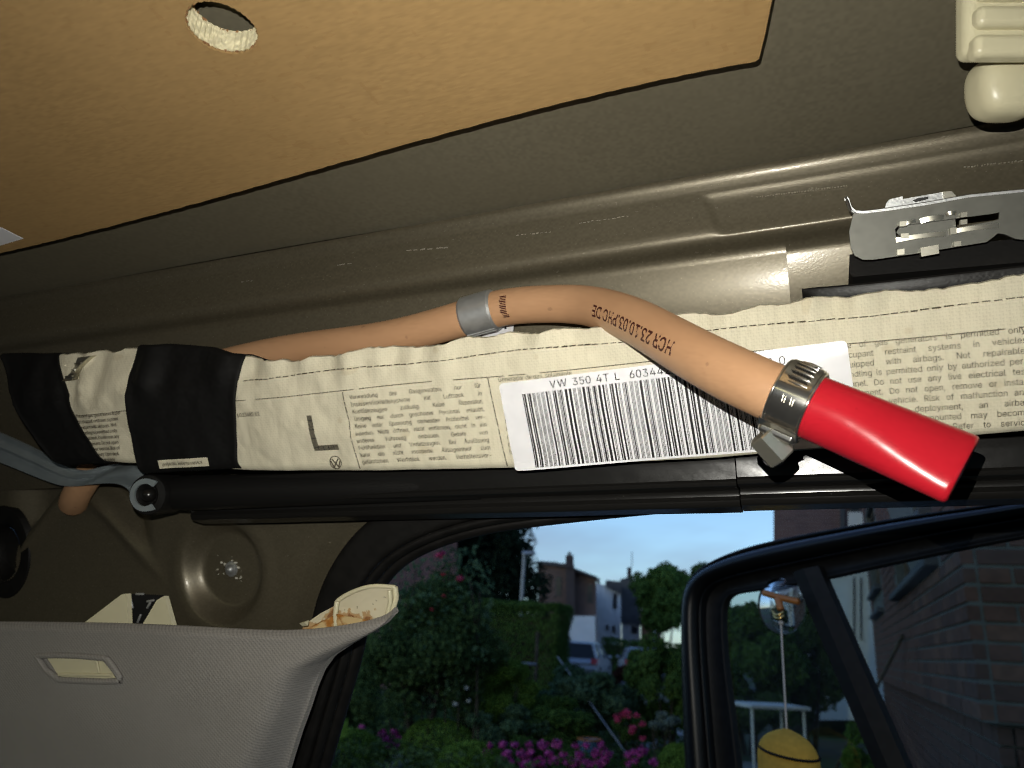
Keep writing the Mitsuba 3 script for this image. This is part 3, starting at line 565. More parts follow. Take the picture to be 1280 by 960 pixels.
# ================================================================== red end cap and screw clamp
cap = thing('red_end_cap', 'glossy red plastic cap pushed over the open end of the tan hose', 'cap')
c0, c1 = hD(1006, 505, .2655), hD(1204, 587, .2385); ca = norm(c1 - c0); Lcap = np.linalg.norm(c1 - c0)
vw = norm(-c1); cf = norm(vw - ca*(vw @ ca)); cd = np.cross(ca, cf); cd = cd if cd[2] < 0 else -cd
SLOPE = 0.004
def cap_shell():
    rows = []; g = np.linspace(0, 2*PI, 96, endpoint=False)
    for h, w in [(0, -.0012), (.0004, -.0001), *[(Lcap*k, 0) for k in np.linspace(.03, .97, 40)], (Lcap - .0009, -.0001), (Lcap - .0003, -.0004), (Lcap, -.0010), (Lcap - .0004, -.0016), (Lcap - .012, -.0018), (Lcap - .0122, -.0110)]:
        k = sm(.15, 1.0, h/Lcap); R_ = .01130 + SLOPE*(h - .5*Lcap) + .0002*k + w; c_ = .60*k                     # squeezed flat on its upper side towards the end
        S_ = R_*np.sqrt(1 + 0*g); f_, d_ = np.cos(g), np.sin(g)
        L11 = 1.0; L21 = c_; L22 = math.sqrt(1 - c_*c_)
        rows.append(c0 + ca*h + (R_*L11*f_)[:, None]*cf*(1 - .08*k) + (R_*(L21*f_ + L22*d_))[:, None]*cd)
    return grid(np.array(rows), wrap_v=True)
part(cap, 'shell', cap_shell(), 'red_plastic', 40)
cl = thing('hose_clamp', 'shiny worm drive clamp with slotted band at the edge of the red cap', 'hose clamp')
k0 = hD(994, 499, .2675); ka = norm(hD(1050, 524, .2605) - hD(950, 481, .274)); view = norm(-k0)
ka_, kb_ = norm(np.cross(ka, view)), None; kf = norm(view - ka*(view @ ka)); kd = np.cross(ka, kf)
if kd[2] > 0: kd = -kd                                                 # kf looks at the lens, kd runs down across the hose
Rk = 0.01195; bw = 0.0060
def band(r0_, a0, a1, w0, w1, n=60):
    g = np.linspace(a0, a1, n); rows = []
    for (w, rr_) in ((w0, r0_ - .0006), (w0, r0_), (w0 + .0004, r0_ + .0003), (w1 - .0004, r0_ + .0003), (w1, r0_), (w1, r0_ - .0006)):
        rows.append(np.array([k0 + ka*w + rr_*(math.cos(a_)*kf + math.sin(a_)*kd) for a_ in g]))
    return grid(np.stack(rows, 1))
part(cl, 'band', band(Rk, -PI, PI, -bw, bw), 'chrome', 40)
part(cl, 'overlap_band', band(Rk + .0008, -1.9, -0.30, -bw*0.92, bw*0.92), 'chrome', 40)
pr('dark_slot', (0.02, 0.02, 0.02), 0.4, 0.6)
for k in range(7):
    a_ = -1.62 + k*0.19
    mm = []
    for w in (-0.0030, 0.0030):
        pass
    g = np.array([a_ - 0.02, a_ + .02])
    pts = [np.array([k0 + ka*(w + .0006*s_) + (Rk + .0013)*(math.cos(a_ + s_*.045)*kf + math.sin(a_ + s_*.045)*kd) for w in (-0.0033, 0.0033)]) for s_ in (-1, 1)]
    part(cl, 'slot', grid(np.stack(pts, 0)), 'dark_slot')
for w in (-bw, bw):
    g_ = np.linspace(-PI, PI, 90); part(cl, 'rolled_edge', tube(np.array([k0 + ka*w + (Rk + .0001)*(math.cos(t)*kf + math.sin(t)*kd) for t in g_]), .00055, 10, caps=False), 'chrome', True)
for k in range(8):
    a_ = -1.715 + k*0.19; part(cl, 'thread_rib', tube(np.array([k0 + ka*(w*(1 - .12*(w in (-.0037, .0037)))) + ka*.0005 + (Rk + .0012)*(math.cos(a_)*kf + math.sin(a_)*kd) for w in (-.0037, 0, .0037)]), [.0003, .0006, .0003], 10), 'chrome', True)
for s_ in (-.0018, .0010):                                             # stamped marks on the band
    q = k0 + ka*s_ + (Rk + .0005)*(math.cos(.12)*kf + math.sin(.12)*kd)
    part(cl, 'stamped_mark', join(tube(np.array([q - kd*.0014 - ka*.0003, q + kd*.0010 + ka*.0002]), 0.0003, 6), tube(np.array([q - kd*.0012 + ka*.0007, q + kd*.0012 + ka*.0010]), 0.0003, 6)), 'spring_steel', True)
hM = frame_M(ka, kf, np.cross(ka, kf))
hc = k0 + kd*(Rk + 0.0035) + kf*0.0015
hexa = norm(ka*0.75 + kd*0.35 - kf*0.25)
part(cl, 'screw_housing', mtm(rbox((.0128, .0080, .0036), .0013, 8)).apply_transform(frame_M(ka, kf, kd, k0 + kd*(Rk + .0012) + kf*.002)), 'chrome', 40)
part(cl, 'hex_nut', lathe([(.0004, -.0055), (.0050, -.0055), (.0056, -.0049), (.0056, .0049), (.0050, .0055), (.0004, .0055)], k0 + kd*(Rk + .0062) + kf*.0015, hexa, kf, 6), 'spring_steel', 20)
part(cl, 'housing_strap', band(Rk + 0.0016, 0.85, 1.75, -bw*1.15, bw*1.15, 20), 'chrome', 40)
hx = hc + kd*0.0050 + ka*0.0006
sc = lathe([(0, -.004), (0.0040, -.004), (0.0042, -.0034), (0.0042, 0.0062), (0.0036, 0.0070), (0, 0.0070)], hx - kf*0.002, kf, ka, 6)
part(cl, 'screw_shank', lathe([(0, 0), (0.0030, 0), (0.0030, 0.012), (0, 0.012)], hx - kf*0.018 + kd*0.002, kf, ka, 18), 'black_plastic', 40)
# ================================================================== insulation board under the roof
PZ, PT = 0.2120, 0.0108
edge_px = [(1010, -190), (985, -90), (972, -35), (965, 0), (957, 40), (949, 73), (944, 77), (930, 79), (860, 93), (760, 117), (650, 142), (600, 152), (540, 170), (460, 194), (380, 217), (300, 241), (220, 263), (130, 287), (60, 302), (0, 314), (-80, 331), (-220, 360)]
_e = np.array([q_ for q_ in edge_px if q_[0] <= 930]); _c = np.polyfit(_e[:, 0], _e[:, 1], 3)          # the long edge is cut in one gentle sweep
edge_px = [q_ for q_ in edge_px if q_[0] > 930] + [(x_, float(np.polyval(_c, x_))) for x_ in np.linspace(928, -220, 40)]
E2 = np.array([hZ(*q, PZ)[:2] for q in edge_px])
Ed = resample(E2, 420)
Ed[:, 1] += 0.0004*(meshkit.fbm(np.stack([Ed[:, 0]*320, Ed[:, 1]*320, 0*Ed[:, 0]], -1), 2, 4) - 0.5)*2
outline = np.vstack([Ed, [[-0.85, 0.0], [-0.85, -0.30], [0.25, -0.30]]])
hz = hZ(277, 36, PZ)[:2]; hr = np.linalg.norm(hZ(322, 42, PZ)[:2] - hZ(232, 27, PZ)[:2])/2
g = np.linspace(0, 2*PI, 120, endpoint=False); hole = np.stack([hz[0] + hr*np.cos(g)*(1 + .012*np.sin(3*g)), hz[1] + hr*np.sin(g)], 1) + 0.00022*np.stack([np.sin(g*37 + 1), np.cos(g*31)], 1)
board = thing('insulation_board', 'brown kraft faced foam board with a round hole under the car roof', 'headliner panel')
def plate(zb, zt, shrink=0.0):
    pg = sg.Polygon(outline, [hole]).buffer(-shrink)
    m = trimesh.creation.extrude_polygon(pg, zt - zb, engine='earcut'); m.apply_translation((0, 0, zb)); return m
part(board, 'kraft_sheet', plate(PZ, PZ + 0.0012), 'kraft')
hg = hole - hz
rows = []
for k, z in enumerate(np.linspace(PZ + 0.0012, PZ + PT, 12)):
    q = 1 + 0.012*math.sin(k*0.5) + 0.014*meshkit.fbm(np.stack([hg[:, 0]*420, hg[:, 1]*420, 0*g + k*.35], -1), 2, 6)
    rows.append(np.c_[hz + hg*q[:, None]*0.985, np.full(120, z)])
foam = part(board, 'foam_core', join(plate(PZ + 0.0013, PZ + PT, 0.0012), grid(np.stack(rows), wrap_v=True)), 'foam', 30)
r = random.Random(5); ms = []
for i in range(110):                                                   # torn brown paper fibres round the hole's upper rim
    a_ = r.random()*2*PI; s_ = 0.0004 + .0009*r.random()
    ms.append(box((s_, s_*.6, s_*.5), (hz[0] + hr*.985*math.cos(a_), hz[1] + hr*.985*math.sin(a_), PZ + (PT - .0005 if r.random() < .7 else .0010)), 0, trimesh.transformations.rotation_matrix(r.random()*6, (r.random(), r.random(), r.random()+.1))))
part(board, 'torn_fibre', join(ms), 'foam_rim', kind='stuff')
st = [hZ(-40, 280, PZ - 0.0004), hZ(2, 285, PZ - .0004), hZ(29, 298.5, PZ - .0004), hZ(0, 307, PZ - .0004), hZ(-40, 314, PZ - .0004)]
part(board, 'sticker', poly([q[:2] for q in st], 0.0003, frame_M((1, 0, 0), (0, 1, 0), (0, 0, 1), (0, 0, PZ - 0.0004))), 'label_paper', label='corner of a white sticker at the left edge of the board')

# ================================================================== plastic guide rail under the airbag
gr = thing('guide_rail', 'black plastic guide rail running under the cream airbag', 'trim rail')
RL = hY(176, 615, 0.372)[0]
def rail_pt(px, py, y): q = hY(px, py, y); return (y, q[2])
pA = rail_pt(900, 566, 0.372); pB = rail_pt(900, 577, 0.3735); pC = rail_pt(900, 600, 0.3755); pD = rail_pt(900, 606, 0.3760); 
gp = [(0.400, pA[1] + 0.004), pA, pB, pC, (0.3755 - 0.0012, pD[1] + 0.0012), (0.3748, pD[1] + 0.0002), (0.3756, pD[1] - 0.0008), (0.381, pD[1] - 0.0014), (0.388, pD[1] - 0.0006), (0.389, pD[1] - 0.003), (0.387, pD[1] - 0.006), (0.389, pD[1] - 0.0085), (0.400, pD[1] - 0.0095), (0.412, pD[1] - 0.004)]
gp = np.array(gp)
def guide(x0, x1, n, dz=0.0, dy=0.0):
    q = resample(gp, 90); xs = np.linspace(x0, x1, n); P = np.zeros((n, 90, 3))
    for i, x in enumerate(xs):
        w = 0.0006*(meshkit.fbm(np.stack([x*22 + 0*q[:, 0], q[:, 0]*60, q[:, 1]*60], -1), 3, 21) - 0.5)
        P[i] = np.c_[0*w + x, q[:, 0] + w + dy, q[:, 1] + w + dz]
    return P
xj2 = hY(921, 590, 0.3745)[0]
def close_ends(P): return join(grid(P), *[tm(np.vstack([P[i], P[i].mean(0)]), [[k, k+1, P.shape[1]] for k in range(P.shape[1]-1)]) for i in (0, -1)])
part(gr, 'channel', close_ends(guide(RL + 0.03, xj2 - 0.0006, 300)), 'black_gloss', 35)
part(gr, 'channel', close_ends(guide(xj2, 0.62, 200, 0.0006, -0.0007)), 'black_gloss', 35, label='right length of the black guide rail past the joint')
# tubular left end with ball stud and retaining clip
tc = hY(206, 617, 0.378); te_ = hY(600, 606, 0.384)
part(gr, 'tube', tube(spline([tc, tc*.75 + te_*.25, te_*.6 + tc*.4, te_], 40), np.r_[np.linspace(.0100, .0112, 6), np.linspace(.0112, 0.0080, 34)], 36), 'black_plastic', 40)
sc0 = hY(190, 618, 0.366); sn = norm([0.25, -1, -0.25]); sx = norm(np.cross(sn, [0, 0, 1])); sz = np.cross(sx, sn)
part(gr, 'socket', lathe([(0, 0.001), (0.0052, 0.0015), (0.0066, 0.0045), (0.0080, 0.0058), (0.0122, 0.0050), (0.0132, 0.002), (0.0132, -0.020)], sc0, sn, sx, 40), 'black_plastic', 40)
part(gr, 'ball_stud', lathe([(0.0046*math.sin(t), 0.0035 + 0.0046*math.cos(t)) for t in np.linspace(0.001, 2.4, 14)], sc0, sn, sx, 24), 'black_gloss', True)
g = np.linspace(rad(232), rad(492), 44); rows = []
for rr_, hh in ((0.0070, 0.0062), (0.0070, 0.0078), (0.0102, 0.0076), (0.0102, 0.0060)):
    flare = 1 + 0.10*(np.exp(-((g - g[0])/.25)**2) + np.exp(-((g - g[-1])/.25)**2))*(rr_ > .008)
    rows.append(np.array([sc0 + sn*hh + rr_*f_*(math.cos(a_)*sx + math.sin(a_)*sz) for a_, f_ in zip(g, flare)]))
clipm = grid(np.stack(rows, 1), wrap_v=True)
part(gr, 'retaining_clip', clipm, 'grey_strut', 35, label='grey C shaped clip on the ball socket')

# ================================================================== grey bracket arm at the far left
arm = thing('steel_strut', 'blue grey pressed steel strut coming from under the airbag at the far left', 'strut')
up_ = [(-60, 520), (0, 542), (60, 571), (100, 588), (135, 581), (160, 580), (176, 586), (186, 600)]
lo_ = [(-60, 560), (0, 578), (60, 602), (88, 608), (120, 605), (145, 607), (165, 624), (178, 634)]
dep = [.60, .572, .550, .538, .526, .516, .506, .502]
U, L_ = spline([hD(*q, d) for q, d in zip(up_, dep)], 60), spline([hD(*q, d) for q, d in zip(lo_, dep)], 60)
rows = []
for k in np.linspace(0, 1, 24):
    bulge = 0.004*math.exp(-((k - .42)/.10)**2) - 0.002*math.sin(k*PI)
    tw = np.linspace(0, 1, 60); rows.append(U + (L_ - U)*k - norm([0.5, 1, .3])*(bulge*(1 - sm(.55, .8, tw)) + 0.0035*np.sin(tw*15 + k*5)*sm(.55, .7, tw)*sm(1.0, .85, tw))[:, None])
P = np.stack(rows, 1); B_ = P + norm([0.5, 1, .3])*0.0022
part(arm, 'pressed_strip', join(grid(P), grid(B_, flip=True), grid(np.stack([P[:, -1], B_[:, -1]], 1)), grid(np.stack([B_[:, 0], P[:, 0]], 1))), 'grey_strut', 40)
lower = thing('hose_lower_end', 'short tan piece of hose showing below the blue grey steel strut', 'hose')
put(lower, tube(spline([hD(113, 592, .551), hD(106, 601, .553), hD(98, 614, .557), hD(92, 628, .568)], 30), 0.0098, 30), 'hose_rubber', True)

# ================================================================== metal clip bracket at upper right
br = thing('clip_bracket', 'dull steel spring clip bracket screwed to the roof rail at the right', 'bracket')
BY = 0.322; bn = norm([0.05, -1, -0.42])
B0 = hY(1160, 285, BY)
bxv = norm(np.array([1.0, 0, 0.02]) - bn*np.dot([1.0, 0, 0.02], bn)); bzv = np.cross(bxv, bn)
if bzv[2] < 0: bzv = -bzv
def bhit(px, py, lift=0.0):
    q = hP(px, py, B0 + bn*lift, bn) - B0; return np.array([q @ bxv, q @ bzv])
bM = lambda lift: frame_M(bxv, bzv, np.cross(bxv, bzv), B0 + (bn*lift))
flip_n = 1 if np.cross(bxv, bzv) @ bn > 0 else -1
def bplate(pts, th, lift=0.0, holes=()):
    m = trimesh.creation.extrude_polygon(sg.Polygon([bhit(*q) for q in pts], [[bhit(*q) for q in h] for h in holes]), th, engine='earcut')
    m.apply_transform(frame_M(bxv, bzv, np.cross(bxv, bzv), B0 + bn*lift - (np.cross(bxv, bzv)*th if flip_n < 0 else 0))); return m
plate_px = [(1066, 268), (1075, 266), (1140, 258), (1200, 247), (1240, 243), (1262, 241), (1300, 238), (1300, 302), (1285, 301), (1268, 299), (1254, 293), (1246, 292), (1240, 297), (1232, 303), (1195, 309), (1140, 318), (1090, 325), (1078, 325), (1068, 320), (1063, 310), (1061, 290)]
slot_px = [(1118, 287), (1122, 283), (1238, 268), (1248, 266), (1247, 275), (1240, 277), (1190, 286), (1126, 299), (1120, 299)]
part(br, 'plate', bplate(plate_px, 0.0016, 0.0, [slot_px]), 'zinc_clip', 30, label='flat grey steel face of the clip bracket')
# turned-in flange on the upper and left edge
fl = [(1059, 249), (1061, 252), (1064, 262), (1070, 267), (1080, 267.5), (1110, 264), (1160, 256.5), (1210, 247.5), (1265, 242), (1300, 239)]
F0 = np.array([B0 + bhit(*q)[0]*bxv + bhit(*q)[1]*bzv for q in fl]); F0 = resample(F0, 60)
rows = [F0 + bn*0.0017, F0 + bn*.0017 + bzv*.0010, F0 - bn*.002 + bzv*.0018, F0 - bn*0.010 + bzv*.0022, F0 - bn*.010 + bzv*.001, F0 - bn*.001 - bzv*.0003]
part(br, 'flange', grid(np.stack(rows, 1)), 'zinc', 50)
# spring clip seen through the slot and over the upper edge
def strip(pts, w, lifts, th=0.0007):
    a_ = np.array([B0 + bhit(*q)[0]*bxv + bhit(*q)[1]*bzv + bn*l for q, l in zip(pts, lifts)]); a_ = spline(a_, 24)
    t_, s_, n_ = frames(a_, bn); e = n_*w/2
    return grid(np.stack([a_ - e - s_*th/2, a_ - e + s_*th/2, a_ + e + s_*th/2, a_ + e - s_*th/2], 1), wrap_v=True)
part(br, 'spring_clip', join(bplate([(1128, 279), (1150, 277), (1176, 273), (1180, 268), (1194, 267), (1196, 283), (1182, 290), (1128, 297), (1121, 290)], 0.0012, -0.0025)), 'zinc_clip', 30)
for (p0, p1, w, l) in [((1119, 301), (1180, 293), .0018, .0022), ((1190, 290), (1246, 283), .0018, .0016), ((1127, 283), (1142, 277), .0012, .002), ((1150, 277), (1178, 272), .0020, .0010), ((1182, 269), (1192, 267.5), .0014, .0022)]:
    part(br, 'spring_wire', strip([p0, ((p0[0]+p1[0])/2, (p0[1]+p1[1])/2 - 1), p1], w, [l, l + .0006, l], .0014), 'spring_steel', 40)
for (x, y, w, h) in [(1127, 281, 9, 6), (1202, 270, 8, 6), (1202, 279, 8, 6), (1189, 290, 8, 8), (1124, 316, 9, 7), (1194, 306, 9, 6), (1129, 296, 10, 6)]:
    part(br, 'clip_tooth', bplate([(x-w/2, y-h/2+.5), (x+w/2, y-h/2-.5), (x+w/2, y+h/2-.5), (x-w/2, y+h/2+.5)], 0.0030, 0.001), 'spring_steel', 30)
part(br, 'bottom_tab', bplate([(1148, 311), (1170, 307), (1171, 318), (1149, 322)], 0.0034, 0.0012), 'spring_steel', 30, label='bright folded tab at the bottom of the clip bracket')
part(br, 'rear_tab', join(bplate([(1131, 246), (1182, 237), (1184, 251), (1133, 259)], 0.0012, -0.0075), bplate([(1110, 252), (1114, 247), (1131, 243), (1131, 258), (1108, 260)], 0.0012, -0.006)), 'zinc', 30, label='upright tab behind the top edge of the clip bracket')
part(br, 'rear_tab', bplate([(1182, 237), (1193, 236), (1199, 242), (1196, 249), (1184, 250)], 0.0012, -0.0065), 'spring_steel', 30)
part(br, 'tab_slot', bplate([(1144, 248), (1150, 245), (1164, 243), (1164, 246), (1148, 250)], 0.0004, -0.0062), 'dark_slot')
b0 = 0.334
Qb = lambda px, py: hY(px, py, b0)
pts = [Qb(1062, 318), Qb(1300, 296), Qb(1300, 326), Qb(1066, 346), Qb(1061, 340)]
base = part(br, 'mounting_base', hull([q + np.array([0, d, 0]) for q in pts for d in (0, .02)]), 'black_plastic', 20, label='black plastic mounting base of the clip bracket')
e = [hY(1002, 359, .3365), hY(1040, 357, .334), hY(1120, 349, .331), hY(1200, 340, .330), hY(1300, 329, .330)]
le = spline(e, 40); rows = []
for (dy, dz) in ((.014, .0015), (.002, .0012), (-.0004, .0006), (-.0008, -.0004), (0, -.0016), (.002, -.008), (.016, -.014)): rows.append(le + np.outer(.25 + .75*sm(0, .12, np.linspace(0, 1, 40)), [0, dy, dz]) + [0, .002, 0])
part(base, 'lip', grid(np.stack(rows, 1)), 'black_plastic', 50, label='long thin lip of the black base reaching left')

# ================================================================== cream plastic visor clip at upper right
vc = thing('visor_clip', 'ivory plastic clip with a ribbed block and rounded knob at the top right corner', 'clip')
vx, vy, vz = norm(rgt @ RC), norm(up @ RC), norm(-(fwd @ RC))
kc = hD(1257, 111, .288)
def vsph(o, rx, ry, rz, e=2.6, n=36):
    g1, g2 = np.linspace(0, PI, n), np.linspace(0, 2*PI, 2*n); f_ = lambda c_: np.sign(c_)*np.abs(c_)**(2/e)
    P = np.array([[o + vx*rx*f_(math.sin(a_))*f_(math.cos(b_)) + vy*ry*f_(math.cos(a_)) + vz*rz*f_(math.sin(a_))*f_(math.sin(b_)) for b_ in g2] for a_ in g1])
    return grid(P)
knob = vsph(kc, 0.0130, 0.0116, 0.0100, 3.1)
v = knob.vertices; t_ = ((v - kc) @ vy)/0.0128; sx_ = 1 - 0.13*np.clip(-t_, 0, 1); d_ = (v - kc) @ vx; v = v + np.outer(d_*(sx_ - 1), vx); knob.vertices = v
part(vc, 'knob', knob, 'cream_plastic', True, label='rounded ivory knob under the ribbed block')
def vblock(px0, px1, py0, py1, d, th, r_):
    a_, b_ = hD(px0, py0, d), hD(px1, py1, d); c_ = (a_ + b_)/2; sx_, sy_ = abs((b_ - a_) @ vx), abs((b_ - a_) @ vy)
    m = mtm(rbox((sx_, sy_, th), r_, 8)); m.apply_transform(frame_M(vx, vy, vz, c_ - vz*th/2)); return m
part(vc, 'block', vblock(1208, 1340, -40, 69, .268, 0.009, 0.0035), 'cream_plastic', 40, label='ivory block with stepped ribs')
part(vc, 'rib', vblock(1221, 1330, 40, 69, .2640, 0.008, 0.0026), 'cream_plastic', 40)
part(vc, 'rib', vblock(1224, 1330, 4, 31, .2640, 0.008, 0.0026), 'cream_plastic', 40)
part(vc, 'rib', vblock(1226, 1330, -36, -4, .2640, 0.008, 0.0026), 'cream_plastic', 40)
part(vc, 'stem', tube(np.array([kc - vz*0.004, hZ(1262, 100, ROOF + .004)]), 0.0085, 24), 'black_plastic', 40)

# ================================================================== grey fabric pillar trim
tr = thing('pillar_trim', 'grey cloth covered pillar trim hanging loose at the lower left', 'trim panel')
TD = lambda px, py, d: hD(px, py, d)
top_e = [(-140, 774, .50), (-40, 777, .485), (60, 778, .470), (160, 780, .455), (250, 784, .442), (330, 788, .430), (385, 787, .421), (440, 780, .414), (478, 770, .410), (492, 760, .409)]
bot_e = [(-140, 1100, .52), (-40, 1100, .505), (40, 1100, .490), (110, 1100, .475), (170, 1100, .462), (220, 1100, .450), (260, 1100, .441), (290, 1100, .436), (315, 1100, .434), (330, 1100, .434)]
right_e = [(492, 760), (490, 768), (481, 778), (462, 790), (436, 805), (414, 820), (401, 838), (392, 860), (384, 885), (373, 915), (362, 950), (345, 1010), (325, 1100)]
def trim_mesh():
    n, m = 130, 90
    te2 = spline([(x, y) for x, y, _ in top_e], n); td = np.interp(np.linspace(0, 1, n), np.linspace(0, 1, 10), [d for *_, d in top_e])
    re2 = resample(right_e, m); P = np.zeros((n, m, 3))
    lft = np.stack([np.full(m, -140.), np.linspace(774, 1100, m)], 1); be2 = np.stack([np.linspace(-140, 325, n), np.full(n, 1100.)], 1)
    for i in range(n):
        u = i/(n-1)
        for j in range(m):
            v_ = j/(m-1)
            q = (1-v_)*te2[i] + v_*be2[i] + (1-u)*lft[j] + u*re2[j] - ((1-u)*(1-v_)*te2[0] + u*(1-v_)*te2[-1] + (1-u)*v_*lft[-1] + u*v_*re2[-1])
            d = td[i] + 0.012*v_ + 0.022*sm(0.82, 1.0, u)**1.2*sm(.05, .35, v_) + 0.004*math.sin(u*3)*v_ + 0.0045*(max(0, 1 - v_/0.035))**2
            P[i, j] = hD(*q, d)
    return P
TP = trim_mesh()
back_dir = norm([0.1, 1, 0.12])
topr = [TP[:, 0] + back_dir*d + np.array([0, 0, z]) for d, z in ((.0012, .0003), (.0025, .0002), (.004, -.0006), (.005, -.002))]
edge_r = [TP[-1] + back_dir*d for d in (.002, .004)]
# recess for the belt slot
sl_px = [(44, 819), (135, 823), (154, 853), (70, 852)]
front = grid(TP, flip=False)
part(tr, 'cloth_panel', join(front, grid(np.stack([TP[:, 0]] + topr, 1), flip=True), grid(np.stack([TP[-1]] + edge_r, 1))), 'trim_fabric', 60)
def trim_d(px, py):
    """Depth of the cloth below a pixel."""
    w = TP.reshape(-1, 3) @ RC.T; z = w @ fwd; x = 640 + F_PX*(w @ rgt)/z; y = 480 - F_PX*(w @ up)/z
    k = np.argsort((x - px)**2 + (y - py)**2)[:4]; return float(z[k].mean())
def trim_pt(px, py, lift=0.0): return hD(px, py, trim_d(px, py) - lift)
fr = np.array([trim_pt(*q, .0016) for q in [(46, 820), (70, 819), (100, 820), (133, 823), (142, 834), (152, 851), (130, 852), (100, 851), (74, 850), (58, 838), (46, 820)]])
part(tr, 'slot_frame', tube(resample(fr, 60), 0.0017, 12, caps=False), 'trim_fabric', True, label='raised edge round the belt slot')
ins = [trim_pt(*q, .0004) for q in [(58, 821), (126, 824), (146, 849), (76, 849)]]
part(tr, 'slot_insert', join(hull([q + back_dir*t for q in ins for t in (0, .003)]), tube(np.array([trim_pt(74, 843, .0016), trim_pt(140, 844, .0016)]), 0.0010, 8), tube(np.array([trim_pt(120, 823, .0016), trim_pt(124, 841, .0016)]), 0.0006, 8)), 'cream_plastic', 25, label='cream plastic insert in the belt slot')
# cream rear shell of the trim standing up behind the cloth at the right
fd = .432
shell_px = [(372, 800), (380, 781), (400, 767), (419, 757), (421, 751), (436, 741), (458, 733), (474, 731.5), (494, 733), (496, 745), (492, 762), (484, 778), (440, 800)]
sp = [hD(x, y, fd - 0.012*sm(400, 495, x)) for x, y in shell_px]
sh_t = join(tm(np.vstack([sp, np.mean(sp, 0)]), [[k, (k+1) % len(sp), len(sp)] for k in range(len(sp))]).subdivide().subdivide().subdivide())
bk = sh_t.copy(); bk.vertices = bk.vertices + back_dir*0.0022
sp_ = np.array(sp + [sp[0]])
part(tr, 'rear_shell', join(sh_t, bk, grid(np.stack([sp_, sp_ + back_dir*.0022], 1))), 'cream_back', label='cream moulded inner side of the trim end, rust stained')
part(tr, 'shell_rib', join(tube(np.array([hD(421, 752, fd - .006), hD(419, 770, fd - .007), hD(420, 785, fd - .007)]), 0.0014, 10), tube(np.array([hD(487, 738, fd - .0135), hD(488, 752, fd - .0138), hD(483, 772, fd - .0138)]), 0.0013, 10), tube(np.array([hD(494, 734, fd - .0125), hD(495, 748, fd - .0125), hD(490, 764, fd - .0128)]), .0016, 10), tube(spline([hD(421, 752, fd - .004), hD(436, 742, fd - .006), hD(458, 734, fd - .009), hD(474, 732.5, fd - .0105), hD(494, 734, fd - .0125)], 20), 0.0012, 10)), 'cream_plastic', True)
fm = []
fx = [(384, 786), (400, 779), (412, 773), (420, 768), (428, 770), (440, 773), (456, 775), (470, 777), (468, 786), (440, 800), (395, 800)]
fo = hull([hD(x, y, d) for x, y in fx[:4] + fx[8:] for d in (fd - .008, fd - .002)]).subdivide().subdivide().subdivide()
fo2 = hull([hD(x, y, d) for x, y in fx[3:10] for d in (fd - .0105, fd - .004)]).subdivide().subdivide().subdivide()
fo = join(fo, fo2); fo.vertices = fo.vertices + 0.0016*(np.stack([meshkit.fbm(fo.vertices*260, 3, s_) for s_ in (1, 2, 3)], 1) - 0.5)
part(tr, 'foam_pad', fo, 'rusty_foam', True, label='crumbling rust brown foam pad inside the trim end')
part(tr, 'clip_flake', hull([hD(374, 779, .420), hD(386, 775, .420), hD(385, 782, .420), hD(378, 783, .421), hD(380, 778, .417)]), 'cream_plastic')
# retaining clip behind the trim's upper edge
tc_ = thing('trim_clip', 'ivory wedge shaped clip with a grey metal insert above the pillar trim', 'clip')
w1 = [hD(*q, .478) for q in [(98, 784), (152, 743), (158, 742), (160, 784)]]; bk_ = norm([.3, 1, .1])
part(tc_, 'wedge', hull([q + bk_*t for q in w1 for t in (0, .003)]), 'cream_plastic')
w2 = [hD(*q, .470) for q in [(176, 784), (196, 750), (205, 745), (216, 784)]]
part(tc_, 'wedge', hull([q + bk_*t for q in w2 for t in (0, .003)]), 'cream_plastic')
w3 = [hD(*q, .486) for q in [(153, 742), (203, 744), (206, 790), (153, 790)]]
part(tc_, 'back_plate', hull([q + bk_*t for q in w3 for t in (0, .002)]), 'dark_slot')
for (x0, y0, x1, y1) in [(158, 752, 160, 772), (163, 748, 166, 760), (184, 752, 193, 750), (170, 742.5, 180, 742.5), (184, 760, 188, 753), (172, 778, 176, 768)]:
    part(tc_, 'spring_leaf', tube(np.array([hD(x0, y0, .483), hD(x1, y1, .483)]), 0.0008, 8), 'zinc', True)

# ================================================================== open front door with its window
dr_ = thing('open_car_door', 'black framed car door standing open outside the door opening', 'car door')
dA = hY(855, 702, 1.04); dh = norm([0.93, -0.59, 0.0]); dn = norm(np.cross(dh, [0, 0, 1.0]))
if dn @ dA > 0: dn = -dn                                               # looks back at the lens
dz_ = np.array([0, 0, 1.0])
def dhit(px, py, lift=0.0):
    q = hP(px, py, dA + dn*lift, dn) - dA; return np.array([q @ dh, q @ dz_])
out_px = [(1600, 568), (1420, 596), (1280, 621), (1150, 640), (1060, 655), (985, 669), (930, 682), (890, 697), (864, 714), (850, 736), (846, 765), (846, 820), (848, 900), (851, 980), (858, 1150)]
in_px = [(1600, 622), (1420, 646), (1280, 668), (1150, 694), (1060, 714), (1000, 727), (950, 735), (922, 739), (906, 743), (898, 752), (895, 772), (898, 830), (905, 890), (913, 960), (940, 1150)]
O2, I2 = spline([dhit(*q) for q in out_px], 220), spline([dhit(*q) for q in in_px], 220)
def dpt(uv_, lift): uv_ = np.asarray(uv_); return dA + uv_[..., :1]*dh + uv_[..., 1:2]*dz_ + dn*np.asarray(lift)[..., None]
def sweep_door(prof_): return grid(np.stack([dpt(O2 + (I2 - O2)*t, np.full(len(O2), h)) for t, h in prof_], 1), flip=True)
